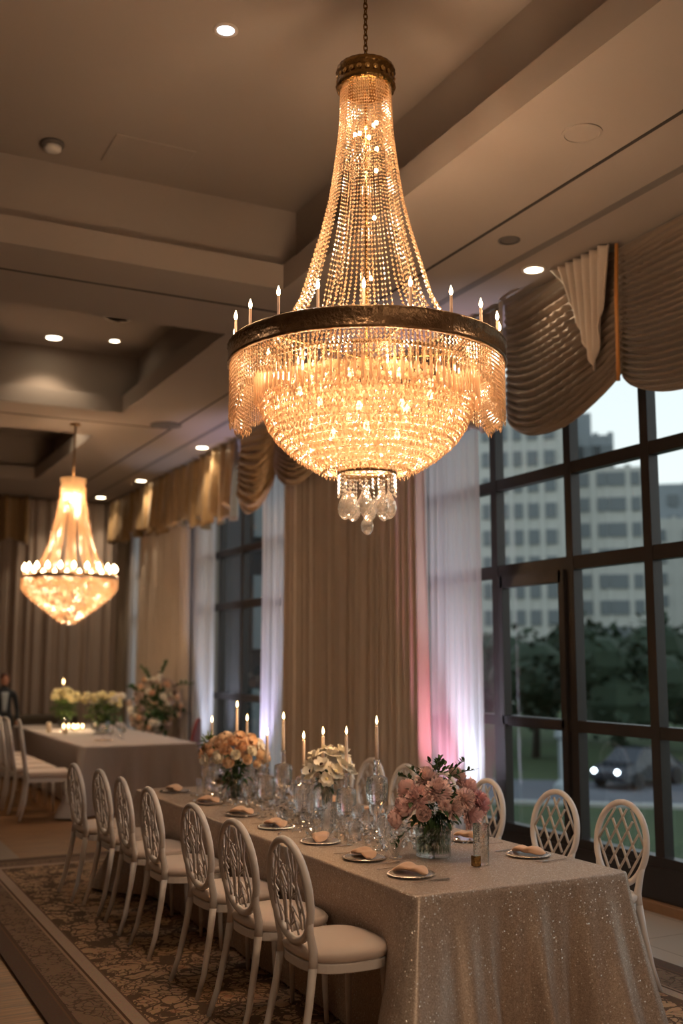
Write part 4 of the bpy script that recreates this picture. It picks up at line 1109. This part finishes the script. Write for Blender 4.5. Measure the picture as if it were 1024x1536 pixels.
def cutb():
    m, nt, out = newmat('cut_crystal_body')
    tc = N(nt, 'ShaderNodeTexCoord'); v = N(nt, 'ShaderNodeTexVoronoi', Scale=95.0); L(nt, tc.outputs['Object'], v.inputs['Vector'])
    b = N(nt, 'ShaderNodeBump', Strength=1.0, Distance=.02); L(nt, v.outputs['Distance'], b.inputs['Height'])
    g = N(nt, 'ShaderNodeBsdfGlossy', Roughness=.05); g.inputs[0].default_value = rgba((1, .96, .92))
    d = N(nt, 'ShaderNodeBsdfTranslucent'); d.inputs[0].default_value = rgba((.75, .7, .65))
    x = N(nt, 'ShaderNodeBsdfTransparent'); x.inputs[0].default_value = (.9, .88, .86, 1)
    m1 = N(nt, 'ShaderNodeMixShader'); m1.inputs[0].default_value = .35; L(nt, g.outputs[0], m1.inputs[1]); L(nt, d.outputs[0], m1.inputs[2])
    m2 = N(nt, 'ShaderNodeMixShader'); m2.inputs[0].default_value = .6; L(nt, m1.outputs[0], m2.inputs[1]); L(nt, x.outputs[0], m2.inputs[2])
    L(nt, m2.outputs[0], out.inputs[0]); return m
M['cutb'] = real_cut('cut_crystal_body', .92, .05, (.95, .93, .9))
# (x, y, candle base z, flame tip z)
cs = [(2.99, 5.47, 1.185, 1.425, True, 'in the round crystal holder left of the pink flowers'),
      (3.06, 5.99, 1.06, 1.335, False, 'behind the white anemones, rightmost of the three there'),
      (3.02, 6.24, 1.06, 1.32, False, 'behind the white anemones, middle of the three there'),
      (2.93, 6.34, 1.06, 1.29, False, 'behind the white anemones, leftmost and slimmest of the three there'),
      (2.99, 6.80, 1.14, 1.39, True, 'tall one right of the peach flowers'),
      (2.92, 6.92, 1.05, 1.28, False, 'short one against the right side of the peach flowers'),
      (2.96, 7.60, 1.15, 1.44, False, 'tallest one rising behind the peach flowers'),
      (2.97, 7.42, 1.10, 1.35, False, 'shorter one rising behind the right of the peach flowers'),
      (2.97, 8.17, 1.05, 1.30, False, 'one rising at the left edge of the peach flowers')]
for x, y, b, tp, jar, lab in cs:
    candlestick(x, y, b, 'crystal candlestick of the candle '+lab)
    candle(x, y, b-.003, tp-b-.045, .0095, 'lit pale taper candle, '+lab, power=.9, flame_s=1.1)
candle(3.66, 16.75, 1.26, .12, .012, 'lit candle glowing above the left yellow bouquet on the far table', power=1.5, flame_s=1.8)
tag(MB().lathe([(0, 0), (.05, 0), (.04, .01), (.012, .03), (.010, .46), (.02, .495), (0, .49)], 16).build('candlestick', 'cut', smooth=True, loc=(3.66, 16.75, TZ)), 'slim candlestick behind the left yellow bouquet on the far table', 'candlestick')
tl = ['leftmost', 'second from left', 'middle', 'fourth from left', 'rightmost', 'front']
for k in range(6):
    x, y = [(3.40, 15.45), (3.46, 15.42), (3.52, 15.39), (3.58, 15.37), (3.64, 15.34), (3.50, 15.20)][k]
    t = thing('tealight', 'glowing glass tealight in the cluster on the far table, %s one' % tl[k], 'candle', (x, y, TZ), 0, 'tealights on the far table')
    MB().lathe([(0, 0), (.024, 0), (.027, .05), (.024, .05), (.022, .006), (0, .006)], 16, cap=False).build('glass_cup', 'glass', t, True)
    MB().lathe([(0, .006), (.02, .006), (.02, .025), (0, .025)], 12).build('wax', 'waxp', t)
    MB().lathe([(0, 0), (.014, .02), (.016, .035), (.008, .055), (0, .07)], 10, (0, 0, .026)).build('flame', 'flame', t, True)
    if k % 2 == 0: pt((x, y, TZ+.26), 3.5, .02, (1, .72, .42))
for k, (x, y, h, lb) in enumerate([(3.12, 15.1, .14, 'tall cream pillar candle standing alone at the left of the far table'), (3.30, 14.9, .06, 'low cream pillar candle beside the tealights on the far table')]):
    t = thing('pillar_candle', lb, 'candle', (x, y, TZ)); MB().lathe([(0, 0), (.032, 0), (.032, h), (.026, h), (0, h-.006)], 18).build('wax', 'waxp', t, True); MB().tube([(0,0,h-.006), (0,0,h+.012)], .0015, 5).build('wick', 'wick', t)

# ------------------------------------------------------------------ glassware
def goblet_proto(kind):
    t = thing({'wine': 'wine_glass', 'tumbler': 'cut_tumbler', 'flute': 'champagne_flute', 'bowl': 'glass_votive'}[kind], 'x', 'glass')
    if kind == 'wine': 
        MB().lathe([(0, 0), (.034, 0), (.034, .003), (.006, .010), (.0045, .03), (.0045, .075), (.010, .085)], 20).build('stem', 'glass', t, True)
        MB().facet([(.008, .085), (.030, .10), (.038, .13), (.036, .165), (.031, .185)], 12).build('bowl', 'cut', t)
    elif kind == 'flute':
        MB().lathe([(0, 0), (.030, 0), (.030, .003), (.006, .010), (.0045, .03), (.006, .09)], 20).build('stem', 'glass', t, True)
        MB().facet([(.006, .09), (.018, .11), (.024, .16), (.022, .24)], 10).build('bowl', 'cut', t)
    elif kind == 'tumbler':
        MB().facet([(.001, .001), (.030, 0), (.034, .13)], 14).build('body', 'cut', t)
    else:
        MB().facet([(.001, .001), (.022, 0), (.038, .03), (.040, .055), (.036, .07)], 12).build('body', 'cutb', t)
    return t
protos = {k: goblet_proto(k) for k in ('wine', 'tumbler', 'flute', 'bowl')}
used = set(); q = random.Random(12)
zones = [(4.98, 'just behind the pink flower vase'), (5.3, 'between pink flowers and round candlestick'), (5.62, 'just beyond the round crystal candlestick'), (5.9, 'in front of the white anemone vase'),
         (6.25, 'beside the white anemone vase'), (6.55, 'between the white anemones and the domed crystal holder'), (6.9, 'next to the domed crystal holder'), (7.2, 'around the peach flower vase'), (7.7, 'beyond the peach flower vase'), (8.2, 'at the far end of the long table')]
busy = [(c_[0], c_[1], .075) for c_ in cs]+[(2.95, 4.80, .16), (2.98, 6.10, .08), (2.83, 7.30, .10)]
cnt = 0
while cnt < 70:
    y = q.uniform(5.0, 7.75) if cnt < 60 else q.uniform(7.7, 8.1); x = q.uniform(2.76, 3.24)
    if any((x-bx)**2+(y-by)**2 < (br+.005)**2 for bx, by, br in busy):
        if q.random() < .995: continue
        else: continue
    kd = q.choice(['wine', 'wine', 'tumbler', 'bowl', 'bowl', 'flute']); busy.append((x, y, .078)); cnt += 1
    if len(busy) > 400: break
    zn = min(zones, key=lambda z_: abs(z_[0]-y))[1]; sd = 'window side' if x > 3.08 else ('aisle side' if x < 2.92 else 'centre line')
    lab = {'wine': 'clear stemmed wine glass', 'tumbler': 'cut glass tumbler', 'flute': 'tall clear champagne flute', 'bowl': 'small faceted glass votive'}[kd]+' %s, %s' % (zn, sd)
    gp = {'wine': 'wine glasses', 'tumbler': 'cut tumblers', 'flute': 'champagne flutes', 'bowl': 'faceted votives'}[kd]+' along the long table, '+zn+', '+sd
    pr = protos[kd]
    if kd not in used: used.add(kd); pr.location = (x, y, TZ); pr['label'] = lab; pr['group'] = gp
    else: dup(pr, (x, y, TZ), q.uniform(0, 6), lab, gp, sc=(1.08, 1.08, q.uniform(.7, 1.0)))
for k in range(7):
    dup(protos['wine'], (3.45+.35*q.random(), 14.0-.25*k*.6+.2*q.random(), TZ), 0, 'clear wine glass standing near the front of the far table', 'wine glasses on the far table')
gb = MB(); q = random.Random(77)
for k in range(2600):
    y = q.uniform(4.98, 7.65); x = 2.96+q.gauss(0, .13)+.05*sin(y*4)
    if (x-2.95)**2+(y-4.8)**2 < .02: continue
    h = max(.006, .05*math.exp(-((x-2.98)/.14)**2)*q.random()); gb.disc((x, y, h), (q.gauss(0, 1), q.gauss(0, 1), q.gauss(0, 1)+.01), q.uniform(.006, .011), q.uniform(.004, .007), 6)
tag(gb.build('crystal_beads', 'bead', loc=(0, 0, TZ)), 'loose faceted crystal beads strewn along the middle of the long table', 'beads', kind='stuff')
# tall cut vase/tumbler with gold block at front right of the pink flowers
t = thing('cut_glass_vase', 'tall straight cut glass vase with gold foot, in front right of the pink flowers', 'vase', (3.04, 4.50, TZ))
MB().facet([(.001, .001), (.038, 0), (.040, .19)], 16, step=.010).build('body', 'cutb', t)
tag(MB().box(-.018, .018, -.018, .018, 0, .05).build('gold_block', 'brass', loc=(2.985, 4.465, TZ), bevel=.003), 'small amber gold block beside the foot of the tall cut glass vase', 'ornament')
t = thing('coral_ornament', 'frosted branching coral ornament in front left of the pink flower vase', 'ornament', (2.74, 4.82, TZ))
q2 = random.Random(4); mb = MB()
for k in range(9):
    a = q2.uniform(0, TAU); h = q2.uniform(.08, .15); dx, dy = .05*cos(a), .05*sin(a)
    mb.tube([(0, 0, 0), (dx*.5, dy*.5, h*.4), (dx*.8, dy*.8, h*.75), (dx*1.2, dy*1.2, h)], [.009, .007, .005, .002], 7)
    mb.tube([(dx*.5, dy*.5, h*.4), (dx*.5+.02, dy*.5, h*.7)], [.005, .002], 6)
mb.build('branches', 'clear', t, True)
MB().lathe([(0, 0), (.035, 0), (.03, .01), (0, .012)], 16).build('base', 'clear', t, True)

# ------------------------------------------------------------------ place settings
def plate_proto():
    t = thing('charger_plate', 'x', 'plate')
    MB().lathe([(0, .004), (.070, .004), (.098, .009), (.099, .011), (.070, .008), (0, .007)], 40).build('dish', 'dish', t, True)
    mb = MB()
    for k in range(40):
        a = TAU*k/40; mb.gem((.107*cos(a), .107*sin(a), .008), .0075, .005, 5)
    mb.tube([(.101*cos(TAU*k/48), .101*sin(TAU*k/48), .008) for k in range(48)], .003, 5, closed=True)
    mb.build('beaded_rim', 'silver', t)
    return t
def napkin_mesh(seed):
    r = random.Random(seed); ph = [r.uniform(0, 6) for _ in range(4)]
    def fn(u, v):
        a = u*TAU; w = sin(pi*min(1, max(0, v)))
        lx = lerp(-.115, .115, v)
        rr = .042*(w**.6)*(1+.25*sin(v*9+ph[0])+.18*sin(a*3+ph[1]+v*4))+.002
        z = .024+.020*w+rr*.62*sin(a)+.006*sin(v*14+ph[2])
        return (lx*.85, rr*1.1*cos(a)+.008*sin(v*6+ph[3]), max(.0, z*.62))
    return MB().grid(fn, 22, 20, closeu=True)
nap0 = tag(napkin_mesh(1).build('folded_napkin', 'nap', smooth=True, thick=0), 'x', 'napkin')
def fork_mesh(knife=False):
    mb = MB(); mb.box(-.095, .02, -.003, .003, .002, .005)
    if knife: mb.box(.02, .10, -.007, .007, .002, .004)
    else:
        mb.box(.02, .045, -.010, .010, .002, .005)
        for k in range(4): mb.box(.045, .09, -.010+k*.0058, -.0075+k*.0058, .003, .005)
    return mb
plate0 = plate_proto()
fork0 = tag(fork_mesh().build('fork', 'silver'), 'x', 'cutlery'); knife0 = tag(fork_mesh(True).build('knife', 'silver'), 'x', 'cutlery')
first = True
ordn = ['nearest the front corner', 'second from the front', 'third from the front', 'fourth from the front', 'fifth from the front', 'sixth from the front', 'farthest from the front']
for side, xs, ysl in (('left', 2.60, [4.42, 4.88, 5.42, 6.0, 6.58, 7.2, 7.95]), ('window', 3.38, [4.58, 5.12, 5.66, 6.25, 6.85, 7.45, 7.95])):
    for i, y in enumerate(ysl):
        rz = (pi/2 if side == 'left' else -pi/2)+q.uniform(-.25, .25)
        xj = xs+q.uniform(-.01, .01)
        where = '%s, %s side of long table' % (ordn[i], side)
        sgn = 1 if side == 'left' else -1
        fo = (xj+.01, y+.175*sgn, TZ); ko = (xj+.01, y-.165*sgn if not (side == 'left' and i == 0) else y-.16, TZ)
        if first:
            plate0.location = (xj, y, TZ); plate0['label'] = 'silver-rimmed charger plate '+where
            nap0.location = (xj, y, TZ+.006); nap0.rotation_euler = (0, 0, rz+.35); nap0['label'] = 'rumpled peach napkin on the plate '+where
            fork0.location = fo; fork0['label'] = 'silver fork beside the plate '+where; knife0.location = ko; knife0['label'] = 'silver knife beside the plate '+where
            for o, g in ((plate0, 'charger plates'), (nap0, 'peach napkins'), (fork0, 'forks'), (knife0, 'knives')): o['group'] = g+' on the long table'
            first = False
        else:
            dup(plate0, (xj, y, TZ), rz, 'silver-rimmed charger plate '+where); dup(nap0, (xj, y, TZ+.006), rz+q.uniform(-.3, .5), 'rumpled peach napkin on the plate '+where)
            dup(fork0, fo, 0 if side == 'left' else pi, 'silver fork beside the plate '+where); dup(knife0, ko, 0 if side == 'left' else pi, 'silver knife beside the plate '+where)

dup(plate0, (3.42, 13.3, TZ), 0, 'pale plate on the near part of the far table', 'charger plates on the far table')

# ------------------------------------------------------------------ back of the room
t = thing('sofa', 'long dark brown sofa against the far wall at the left', 'sofa', (3.55, 19.0, .004))
MB().box(-1.5, .95, -.42, .42, .12, .42).build('seat', 'sofa', t, bevel=.05)
MB().box(-1.5, .95, .25, .48, .40, .80).build('backrest', 'sofa', t, bevel=.06)
for x in (-1.6, .85): MB().box(x, x+.2, -.42, .48, .12, .62).build('armrest', 'sofa', t, bevel=.05)
for x in (-1.4, .85):
    for y in (-.35, .35): MB().tube([(x, y, 0), (x, y, .13)], .02, 8).build('foot', 'trunk', t)
t = thing('red_chair', 'dark red round-backed chair behind the right end of the far table', 'chair', (4.83, 14.6, .004), 2.6)
MB().grid(lambda u, v: (-.22-.05*sin(u*pi), lerp(-.24, .24, u)*(.55+.45*sin(pi*min(1, .5+(1-v)*.5))), .42+v*(.50*math.sqrt(max(0, 1-((u*2-1)*.92)**2))+.02)), 16, 10).build('backrest', 'red', t, True, thick=.05)
MB().box(-.24, .24, -.24, .24, .38, .47).build('seat', 'red', t, bevel=.03)
for x in (-.2, .2):
    for y in (-.2, .2): MB().tube([(x, y, .38), (x, y, 0)], .016, 8).build('leg', 'trunk', t)
# person standing by the far wall, behind the chairs
def person(x, y):
    vs = [(0,0,.95),(0,0,1.12),(0,0,1.32),(0,0,1.44),(0,0,1.52),(0,0,1.60),
          (.10,0,.90),(.11,.02,.50),(.11,.0,.08),(.11,-.10,.04), (-.10,0,.90),(-.11,-.03,.50),(-.11,.02,.08),(-.11,-.08,.04),
          (.19,0,1.40),(.25,.02,1.13),(.24,-.08,.92),(-.19,0,1.40),(-.25,.02,1.13),(-.24,-.08,.92)]
    es = [(0,1),(1,2),(2,3),(3,4),(4,5),(0,6),(6,7),(7,8),(8,9),(0,10),(10,11),(11,12),(12,13),(3,14),(14,15),(15,16),(3,17),(17,18),(18,19)]
    rad = [(.15,.11),(.14,.10),(.17,.11),(.10,.09),(.055,.055),(.06,.07),(.09,.09),(.065,.065),(.045,.045),(.04,.03),(.09,.09),(.065,.065),(.045,.045),(.04,.03),(.06,.06),(.045,.045),(.035,.035),(.06,.06),(.045,.045),(.035,.035)]
    k_ = .86
    me = bpy.data.meshes.new('body'); me.from_pydata([(a*k_, b*k_, c_*k_) for a, b, c_ in vs], es, [])
    t = thing('person', 'person in dark suit and pale shirt standing near the far wall', 'person', (x, y, .004), 0)
    o = bpy.data.objects.new('body', me); COL.objects.link(o); o.parent = t
    md = o.modifiers.new('skin', 'SKIN'); lay = me.skin_vertices[0].data if me.skin_vertices else None
    if lay is None:
        bm = bmesh.new(); bm.from_mesh(me); bm.verts.layers.skin.verify(); bm.to_mesh(me); bm.free(); lay = me.skin_vertices[0].data
    for i, r_ in enumerate(rad): lay[i].radius = (r_[0]*k_, r_[1]*k_)
    lay[0].use_root = True
    s_ = o.modifiers.new('sub', 'SUBSURF'); s_.levels = 2; s_.render_levels = 2; me.materials.append(M['suit'])
    hd = MB().sphere((0, -.005, 1.66*k_), .10*k_, 16, 12, (.78, .92, 1.18)); hd.sphere((0, -.10*k_, 1.65*k_), .016, 6, 5)
    for s2 in (-1, 1):
        hd.sphere((s2*.078*k_, 0, 1.65*k_), .02, 6, 5, (.5, 1, 1.3))
        for f_ in range(4): hd.tube([(s2*.24*k_, -.08*k_, .91*k_), (s2*(.235-.01*f_+.01)*k_, (-.10-.012*f_)*k_, .85*k_), (s2*.225*k_, (-.09-.014*f_)*k_, (.80-.005*f_)*k_)], [.012, .008, .006], 6)
        hd.tube([(s2*.24*k_, -.09*k_, .91*k_), (s2*.20*k_, -.12*k_, .86*k_)], [.011, .007], 6)
    hd.build('head_and_hands', 'skin', t, True)
    MB().sphere((0, .012, 1.69*k_), .108*k_, 14, 10, (.80, .92, 1.0)).build('hair', 'hair', t, True)
    MB().grid(lambda u, v: ((u-.5)*.13*(1-v*.5)*k_, -.105*k_-.012*sin(pi*v), lerp(1.44, 1.08, v)*k_), 4, 6).build('shirt', 'shirt', t, True, thick=.012)
person(2.97, 17.9)

# uplights washing the sheers
def uplight(x, y, label, col, p, aim=.12):
    t = thing('uplight', label, 'light', (x, y, .004))
    MB().lathe([(0, 0), (.07, 0), (.07, .03), (.055, .05), (.06, .14), (.05, .14), (.045, .10), (0, .10)], 20).build('housing', 'fixg', t, True)
    MB().lathe([(0, .105), (.044, .105)], 16).build('lens', emis('lens_'+label[:4], col, 3), t)
    spot((x, y, .16), p*1.6, col, 46, .95, .03, (0, pi+aim, 0))
uplight(5.12, 8.02, 'white uplight on the floor at the foot of the sheer beside the large window', (.78, .82, 1), 260, aim=.10)
uplight(5.12, 8.42, 'pink uplight on the floor at the inner edge of the sheer beside the large window', (1, .32, .50), 130, aim=.14)
uplight(5.12, 12.72, 'lilac uplight on the floor at the sheer near the narrow window', (.72, .66, 1), 260, aim=.10)
uplight(5.1, 15.0, 'pale uplight on the floor at the sheer beyond the narrow window', (.7, .78, 1), 110, aim=.10)

# ------------------------------------------------------------------ outside
GZ = -3.0
az0 = radians(39.1)
def OUT(d, px, z=0):    # world point at ground distance d, bearing given by a column of the window view
    a = radians(26.8)+math.atan((px-512)/1609); return Vector((d*sin(a), d*cos(a), z))
struct(MB().box(6, 420, -160, 420, GZ-.5, GZ).build('ground_lawn', 'grass'))
def facade(t, f0, ux, w0, w1, zt, dpt, mat, cols, rows, ww, wh, z0=GZ, wins=True, zr0=None, rowh=3.3):
    """block whose front runs from w0 to w1 (metres along ux) at origin f0"""
    n = Vector((-ux.y, ux.x, 0)); a = f0+ux*w0; b = f0+ux*w1
    mb = MB(); pts = [a, b, b+n*dpt, a+n*dpt]
    mb.add([(p.x, p.y, z0) for p in pts]+[(p.x, p.y, zt) for p in pts], [(0,3,2,1),(4,5,6,7),(0,1,5,4),(1,2,6,5),(2,3,7,6),(3,0,4,7)])
    mb.build('wall_block', mat, t)
    rib = MB()
    for zz in (zt,):
        for e in (a, ): pass
    if wins:
        for i in range(rows):
            for j, (cx_, w_) in enumerate(cols):
                zc = (zr0 or zt-2.6)-i*rowh; p = f0+ux*cx_-n*.25; mbw = MB()
                e0, e1 = p-ux*w_/2, p+ux*w_/2
                q_ = [e0, e1, e1+n*.35, e0+n*.35]
                mbw.add([(v.x, v.y, zc-wh/2) for v in q_]+[(v.x, v.y, zc+wh/2) for v in q_], [(0,3,2,1),(4,5,6,7),(0,1,5,4),(1,2,6,5),(2,3,7,6),(3,0,4,7)])
                mbw.build('building_window', 'bwin', t)
        # piers between the window columns
        es = [w0]+[(cols[j][0]+cols[j][1]/2+cols[j+1][0]-cols[j+1][1]/2)/2 for j in range(len(cols)-1)]+[w1]
        for e in es:
            p = f0+ux*e-n*.12; s_ = ux*.35; q_ = [p-s_, p+s_, p+s_+n*.2, p-s_+n*.2]
            rib.add([(v.x, v.y, z0) for v in q_]+[(v.x, v.y, zt+.3) for v in q_], [(0,3,2,1),(4,5,6,7),(0,1,5,4),(1,2,6,5),(2,3,7,6),(3,0,4,7)])
        rib.build('pier', mat, t)
D = 125.0; O = OUT(D, 862); fw = Vector((sin(az0), cos(az0), 0)); ux = Vector((cos(az0), -sin(az0), 0))
k_ = D/1594*1.0
P = lambda px: (px-862)*k_*1.03
ZP = lambda py: 1.75+(990-py)*k_*1.02
def obj_thing(name, label): return thing(name, label, 'building', (0,0,0))
t = obj_thing('office_building', 'pale concrete office block with square windows, seen through the middle panes')
facade(t, O, ux, P(853), P(966), ZP(714), 25, 'conc', [(P(866), .9), (P(881), 1.25), (P(907), 1.1), (P(927), 2.0), (P(953), 1.0)], 7, 0, 1.6, zr0=ZP(731), rowh=(ZP(731)-ZP(768)))
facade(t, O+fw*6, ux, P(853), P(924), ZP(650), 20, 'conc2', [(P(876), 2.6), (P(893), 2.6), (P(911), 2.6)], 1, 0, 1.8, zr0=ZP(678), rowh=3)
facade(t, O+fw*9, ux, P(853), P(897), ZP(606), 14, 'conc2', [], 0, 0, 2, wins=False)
t = obj_thing('office_building', 'taller pale building with vertical piers in the left panes of the large window')
facade(t, O-fw*3, ux, P(690), P(852), ZP(585), 25, 'conc', [(P(745), .8), (P(770), 1.0), (P(790), 1.0), (P(811), 1.2), (P(835), 1.2)], 8, 0, 1.7, zr0=ZP(665), rowh=(ZP(731)-ZP(769)))
t = obj_thing('distant_tower', 'distant stepped grey tower in the rightmost pane of the large window')
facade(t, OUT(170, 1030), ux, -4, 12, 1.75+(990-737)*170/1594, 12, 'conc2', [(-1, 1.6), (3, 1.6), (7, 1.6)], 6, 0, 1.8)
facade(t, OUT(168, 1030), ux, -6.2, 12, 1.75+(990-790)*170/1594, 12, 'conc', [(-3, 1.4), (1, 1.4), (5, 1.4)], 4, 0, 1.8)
t = obj_thing('annex_building', 'dark slate building filling the narrow window beyond the sheers')
MB().box(6.6, 13.5, 23, 44, GZ, 11).build('wall_block', 'annex', t)  # added block that keeps the sky out of the narrow window
for i in range(4):
    for j in range(3): MB().box(7.2+j*2.1, 8.5+j*2.1, 22.9, 23.05, -.6+i*2.6, 1.1+i*2.6).build('building_window', 'bwin', t)
# trees
def tree(p, h, cr, label, seed, trunk=True, n=900):
    r = random.Random(seed); t = thing('leafy_tree', label, 'tree', p, 0, 'dark trees outside the large window')
    MB().tube([(0, 0, 0), (.1, 0, h*.3), (0, .1, h*.62)], [.22, .16, .10], 8).build('trunk', 'trunk', t, True)
    for k in range(3):
        a = TAU*k/3+seed; MB().tube([(0, .05, h*.35), (cr*.5*cos(a), cr*.5*sin(a), h*.7)], [.10, .04], 6).build('branch', 'trunk', t, True)
    mb = MB(); blobs = [(r.uniform(-.55, .55)*cr, r.uniform(-.55, .55)*cr, h*r.uniform(.45, .85), cr*r.uniform(.45, .7)) for _ in range(9)]
    for k in range(n):
        b = r.choice(blobs); d = Vector((r.gauss(0, 1), r.gauss(0, 1), r.gauss(0, 1))).normalized()*b[3]*r.uniform(.7, 1.02)
        pp = Vector(b[:3])+d; leafy(mb, pp, d+Vector((r.gauss(0, .6), r.gauss(0, .6), r.gauss(0, .6)))*b[3], r.uniform(.35, .6), .35)
    for b in blobs: mb.sphere(b[:3], b[3]*.86, 8, 6, (1, 1, .85))
    mb.build('crown', 'tleaf', t)
for i, (px, d, h, cr, lb) in enumerate([(745, 76, 6.2, 3.2, 'dark green tree outside, behind the left edge of the large window'), (800, 54, 5.8, 2.7, 'dark green tree outside behind the door pane of the large window'),
      (862, 66, 6.6, 3.4, 'broad dark tree outside left of the middle pane'), (925, 48, 5.5, 2.7, 'dark tree with a visible trunk in the middle pane of the large window'),
      (985, 60, 6.2, 3.0, 'dark tree outside behind the right mullion'), (1045, 70, 6.6, 3.6, 'dark tree outside in the rightmost pane'), (700, 64, 6.3, 3.2, 'dark tree outside hidden mostly by the sheer curtain'), (1130, 52, 6.0, 3.4, 'dark tree outside beyond the right edge of the large window')]):
    tree(OUT(d, px, GZ), h, cr, lb, i+1, n=700)
rd0 = OUT(41, 700, GZ); rd1 = OUT(41, 1200, GZ)
u_ = (rd1-rd0).normalized(); nn = Vector((u_.y, -u_.x, 0))
if nn.dot(fw) < 0: nn = -nn
def strip(d0, d1, z0, z1, name, mat):
    a, b = O*(d0/D), O*(d1/D); pts = [a-ux*60, a+ux*60, b+ux*60, b-ux*60]
    return MB().add([(p.x, p.y, GZ+z0) for p in pts]+[(p.x, p.y, GZ+z1) for p in pts], [(0,3,2,1),(4,5,6,7),(0,1,5,4),(1,2,6,5),(2,3,7,6),(3,0,4,7)]).build(name, mat)
struct(strip(37, 44, 0, .03, 'ground_road', 'road')); struct(strip(36.6, 37, 0, .12, 'ground_kerb', 'conc'))
struct(strip(24, 25.2, 0, .03, 'ground_path', 'road'))
car = thing('car', 'dark car with two bright headlights on the road outside', 'car', OUT(43, 951, GZ+.03), -az0-.62)
cb_ = MB(); 
sec = [(-2.1, .35, .75, .80), (-1.5, .30, .95, .86), (-.9, .28, 1.40, .78), (.5, .28, 1.42, .76), (1.2, .28, .95, .86), (1.9, .30, .80, .84), (2.15, .38, .62, .74)]
vs = []
for y, z0, z1, hw in sec: vs += [(-hw, -y, z0), (hw, -y, z0), (hw*.98, -y, (z0+z1)/2), (hw*.8, -y, z1), (-hw*.8, -y, z1), (-hw*.98, -y, (z0+z1)/2)]
fs = [(i*6+k, i*6+(k+1) % 6, (i+1)*6+(k+1) % 6, (i+1)*6+k) for i in range(6) for k in range(6)]+[tuple(range(6)), tuple(36+k for k in range(6))]
cb_.add(vs, fs).build('body', 'car', car)
for sx in (-1, 1):
    for y in (-1.35, 1.35):
        MB().lathe([(0, -.1), (.32, -.1), (.32, .1), (0, .1)], 18).xf(Matrix.Translation((sx*.78, y, .32)) @ Matrix.Rotation(pi/2, 4, 'Y')).build('wheel', 'wheel', car)
    MB().sphere((sx*.50, -2.18, .66), .085, 10, 8).build('headlight', 'head', car, True)
for i, (px, d) in enumerate([(838, 40)]):  # solid put in for a pale reflection outside
    tag(MB().lathe([(0, 0), (.35, 0), (.3, .3), (.12, .5), (.12, 1.9), (.25, 2.0), (.2, 2.3), (0, 2.4)], 16).build('bollard_post', 'post', loc=OUT(d, px, GZ)), ['pale post by the road outside, seen left of the middle mullion', 'pale post by the road outside, seen in the middle pane'][i], 'post')

# ------------------------------------------------------------------ world, camera, view
wd = bpy.data.worlds.new('World'); SC.world = wd; wd.use_nodes = True; nt = wd.node_tree; nt.nodes.clear()
out = nt.nodes.new('ShaderNodeOutputWorld'); bg = nt.nodes.new('ShaderNodeBackground'); bg.inputs[1].default_value = 1.12
tc = nt.nodes.new('ShaderNodeTexCoord'); sp = nt.nodes.new('ShaderNodeSeparateXYZ'); cr = nt.nodes.new('ShaderNodeValToRGB')
nt.links.new(tc.outputs['Generated'], sp.inputs[0]); nt.links.new(sp.outputs[2], cr.inputs[0])
cr.color_ramp.elements[0].color = (.86, .94, .91, 1); cr.color_ramp.elements[1].color = (.42, .52, .62, 1); cr.color_ramp.elements[1].position = .8
nt.links.new(cr.outputs[0], bg.inputs[0]); nt.links.new(bg.outputs[0], out.inputs[0])

cam = bpy.data.cameras.new('camera'); co = bpy.data.objects.new('camera', cam); COL.objects.link(co)
co.location = (0, 0, 1.75); co.rotation_euler = (radians(90+7.93), 0, radians(-26.8))
cam.sensor_fit = 'VERTICAL'; cam.sensor_height = 36; cam.sensor_width = 24; cam.lens = 36*1594/1536
cam.dof.use_dof = True; cam.dof.focus_distance = 5.2; cam.dof.aperture_fstop = 1.3; cam.clip_end = 1000
SC.camera = co
for o in bpy.data.objects:
    if 'label' in o.keys() and len(o['label'].replace('-', ' ').split()) > 16: print('LONG', len(o['label'].split()), o.name, o['label'])
SC.view_settings.view_transform = 'Standard'; SC.view_settings.look = 'None'; SC.view_settings.exposure = .32; SC.view_settings.gamma = 1
SC.view_settings.use_curve_mapping = False
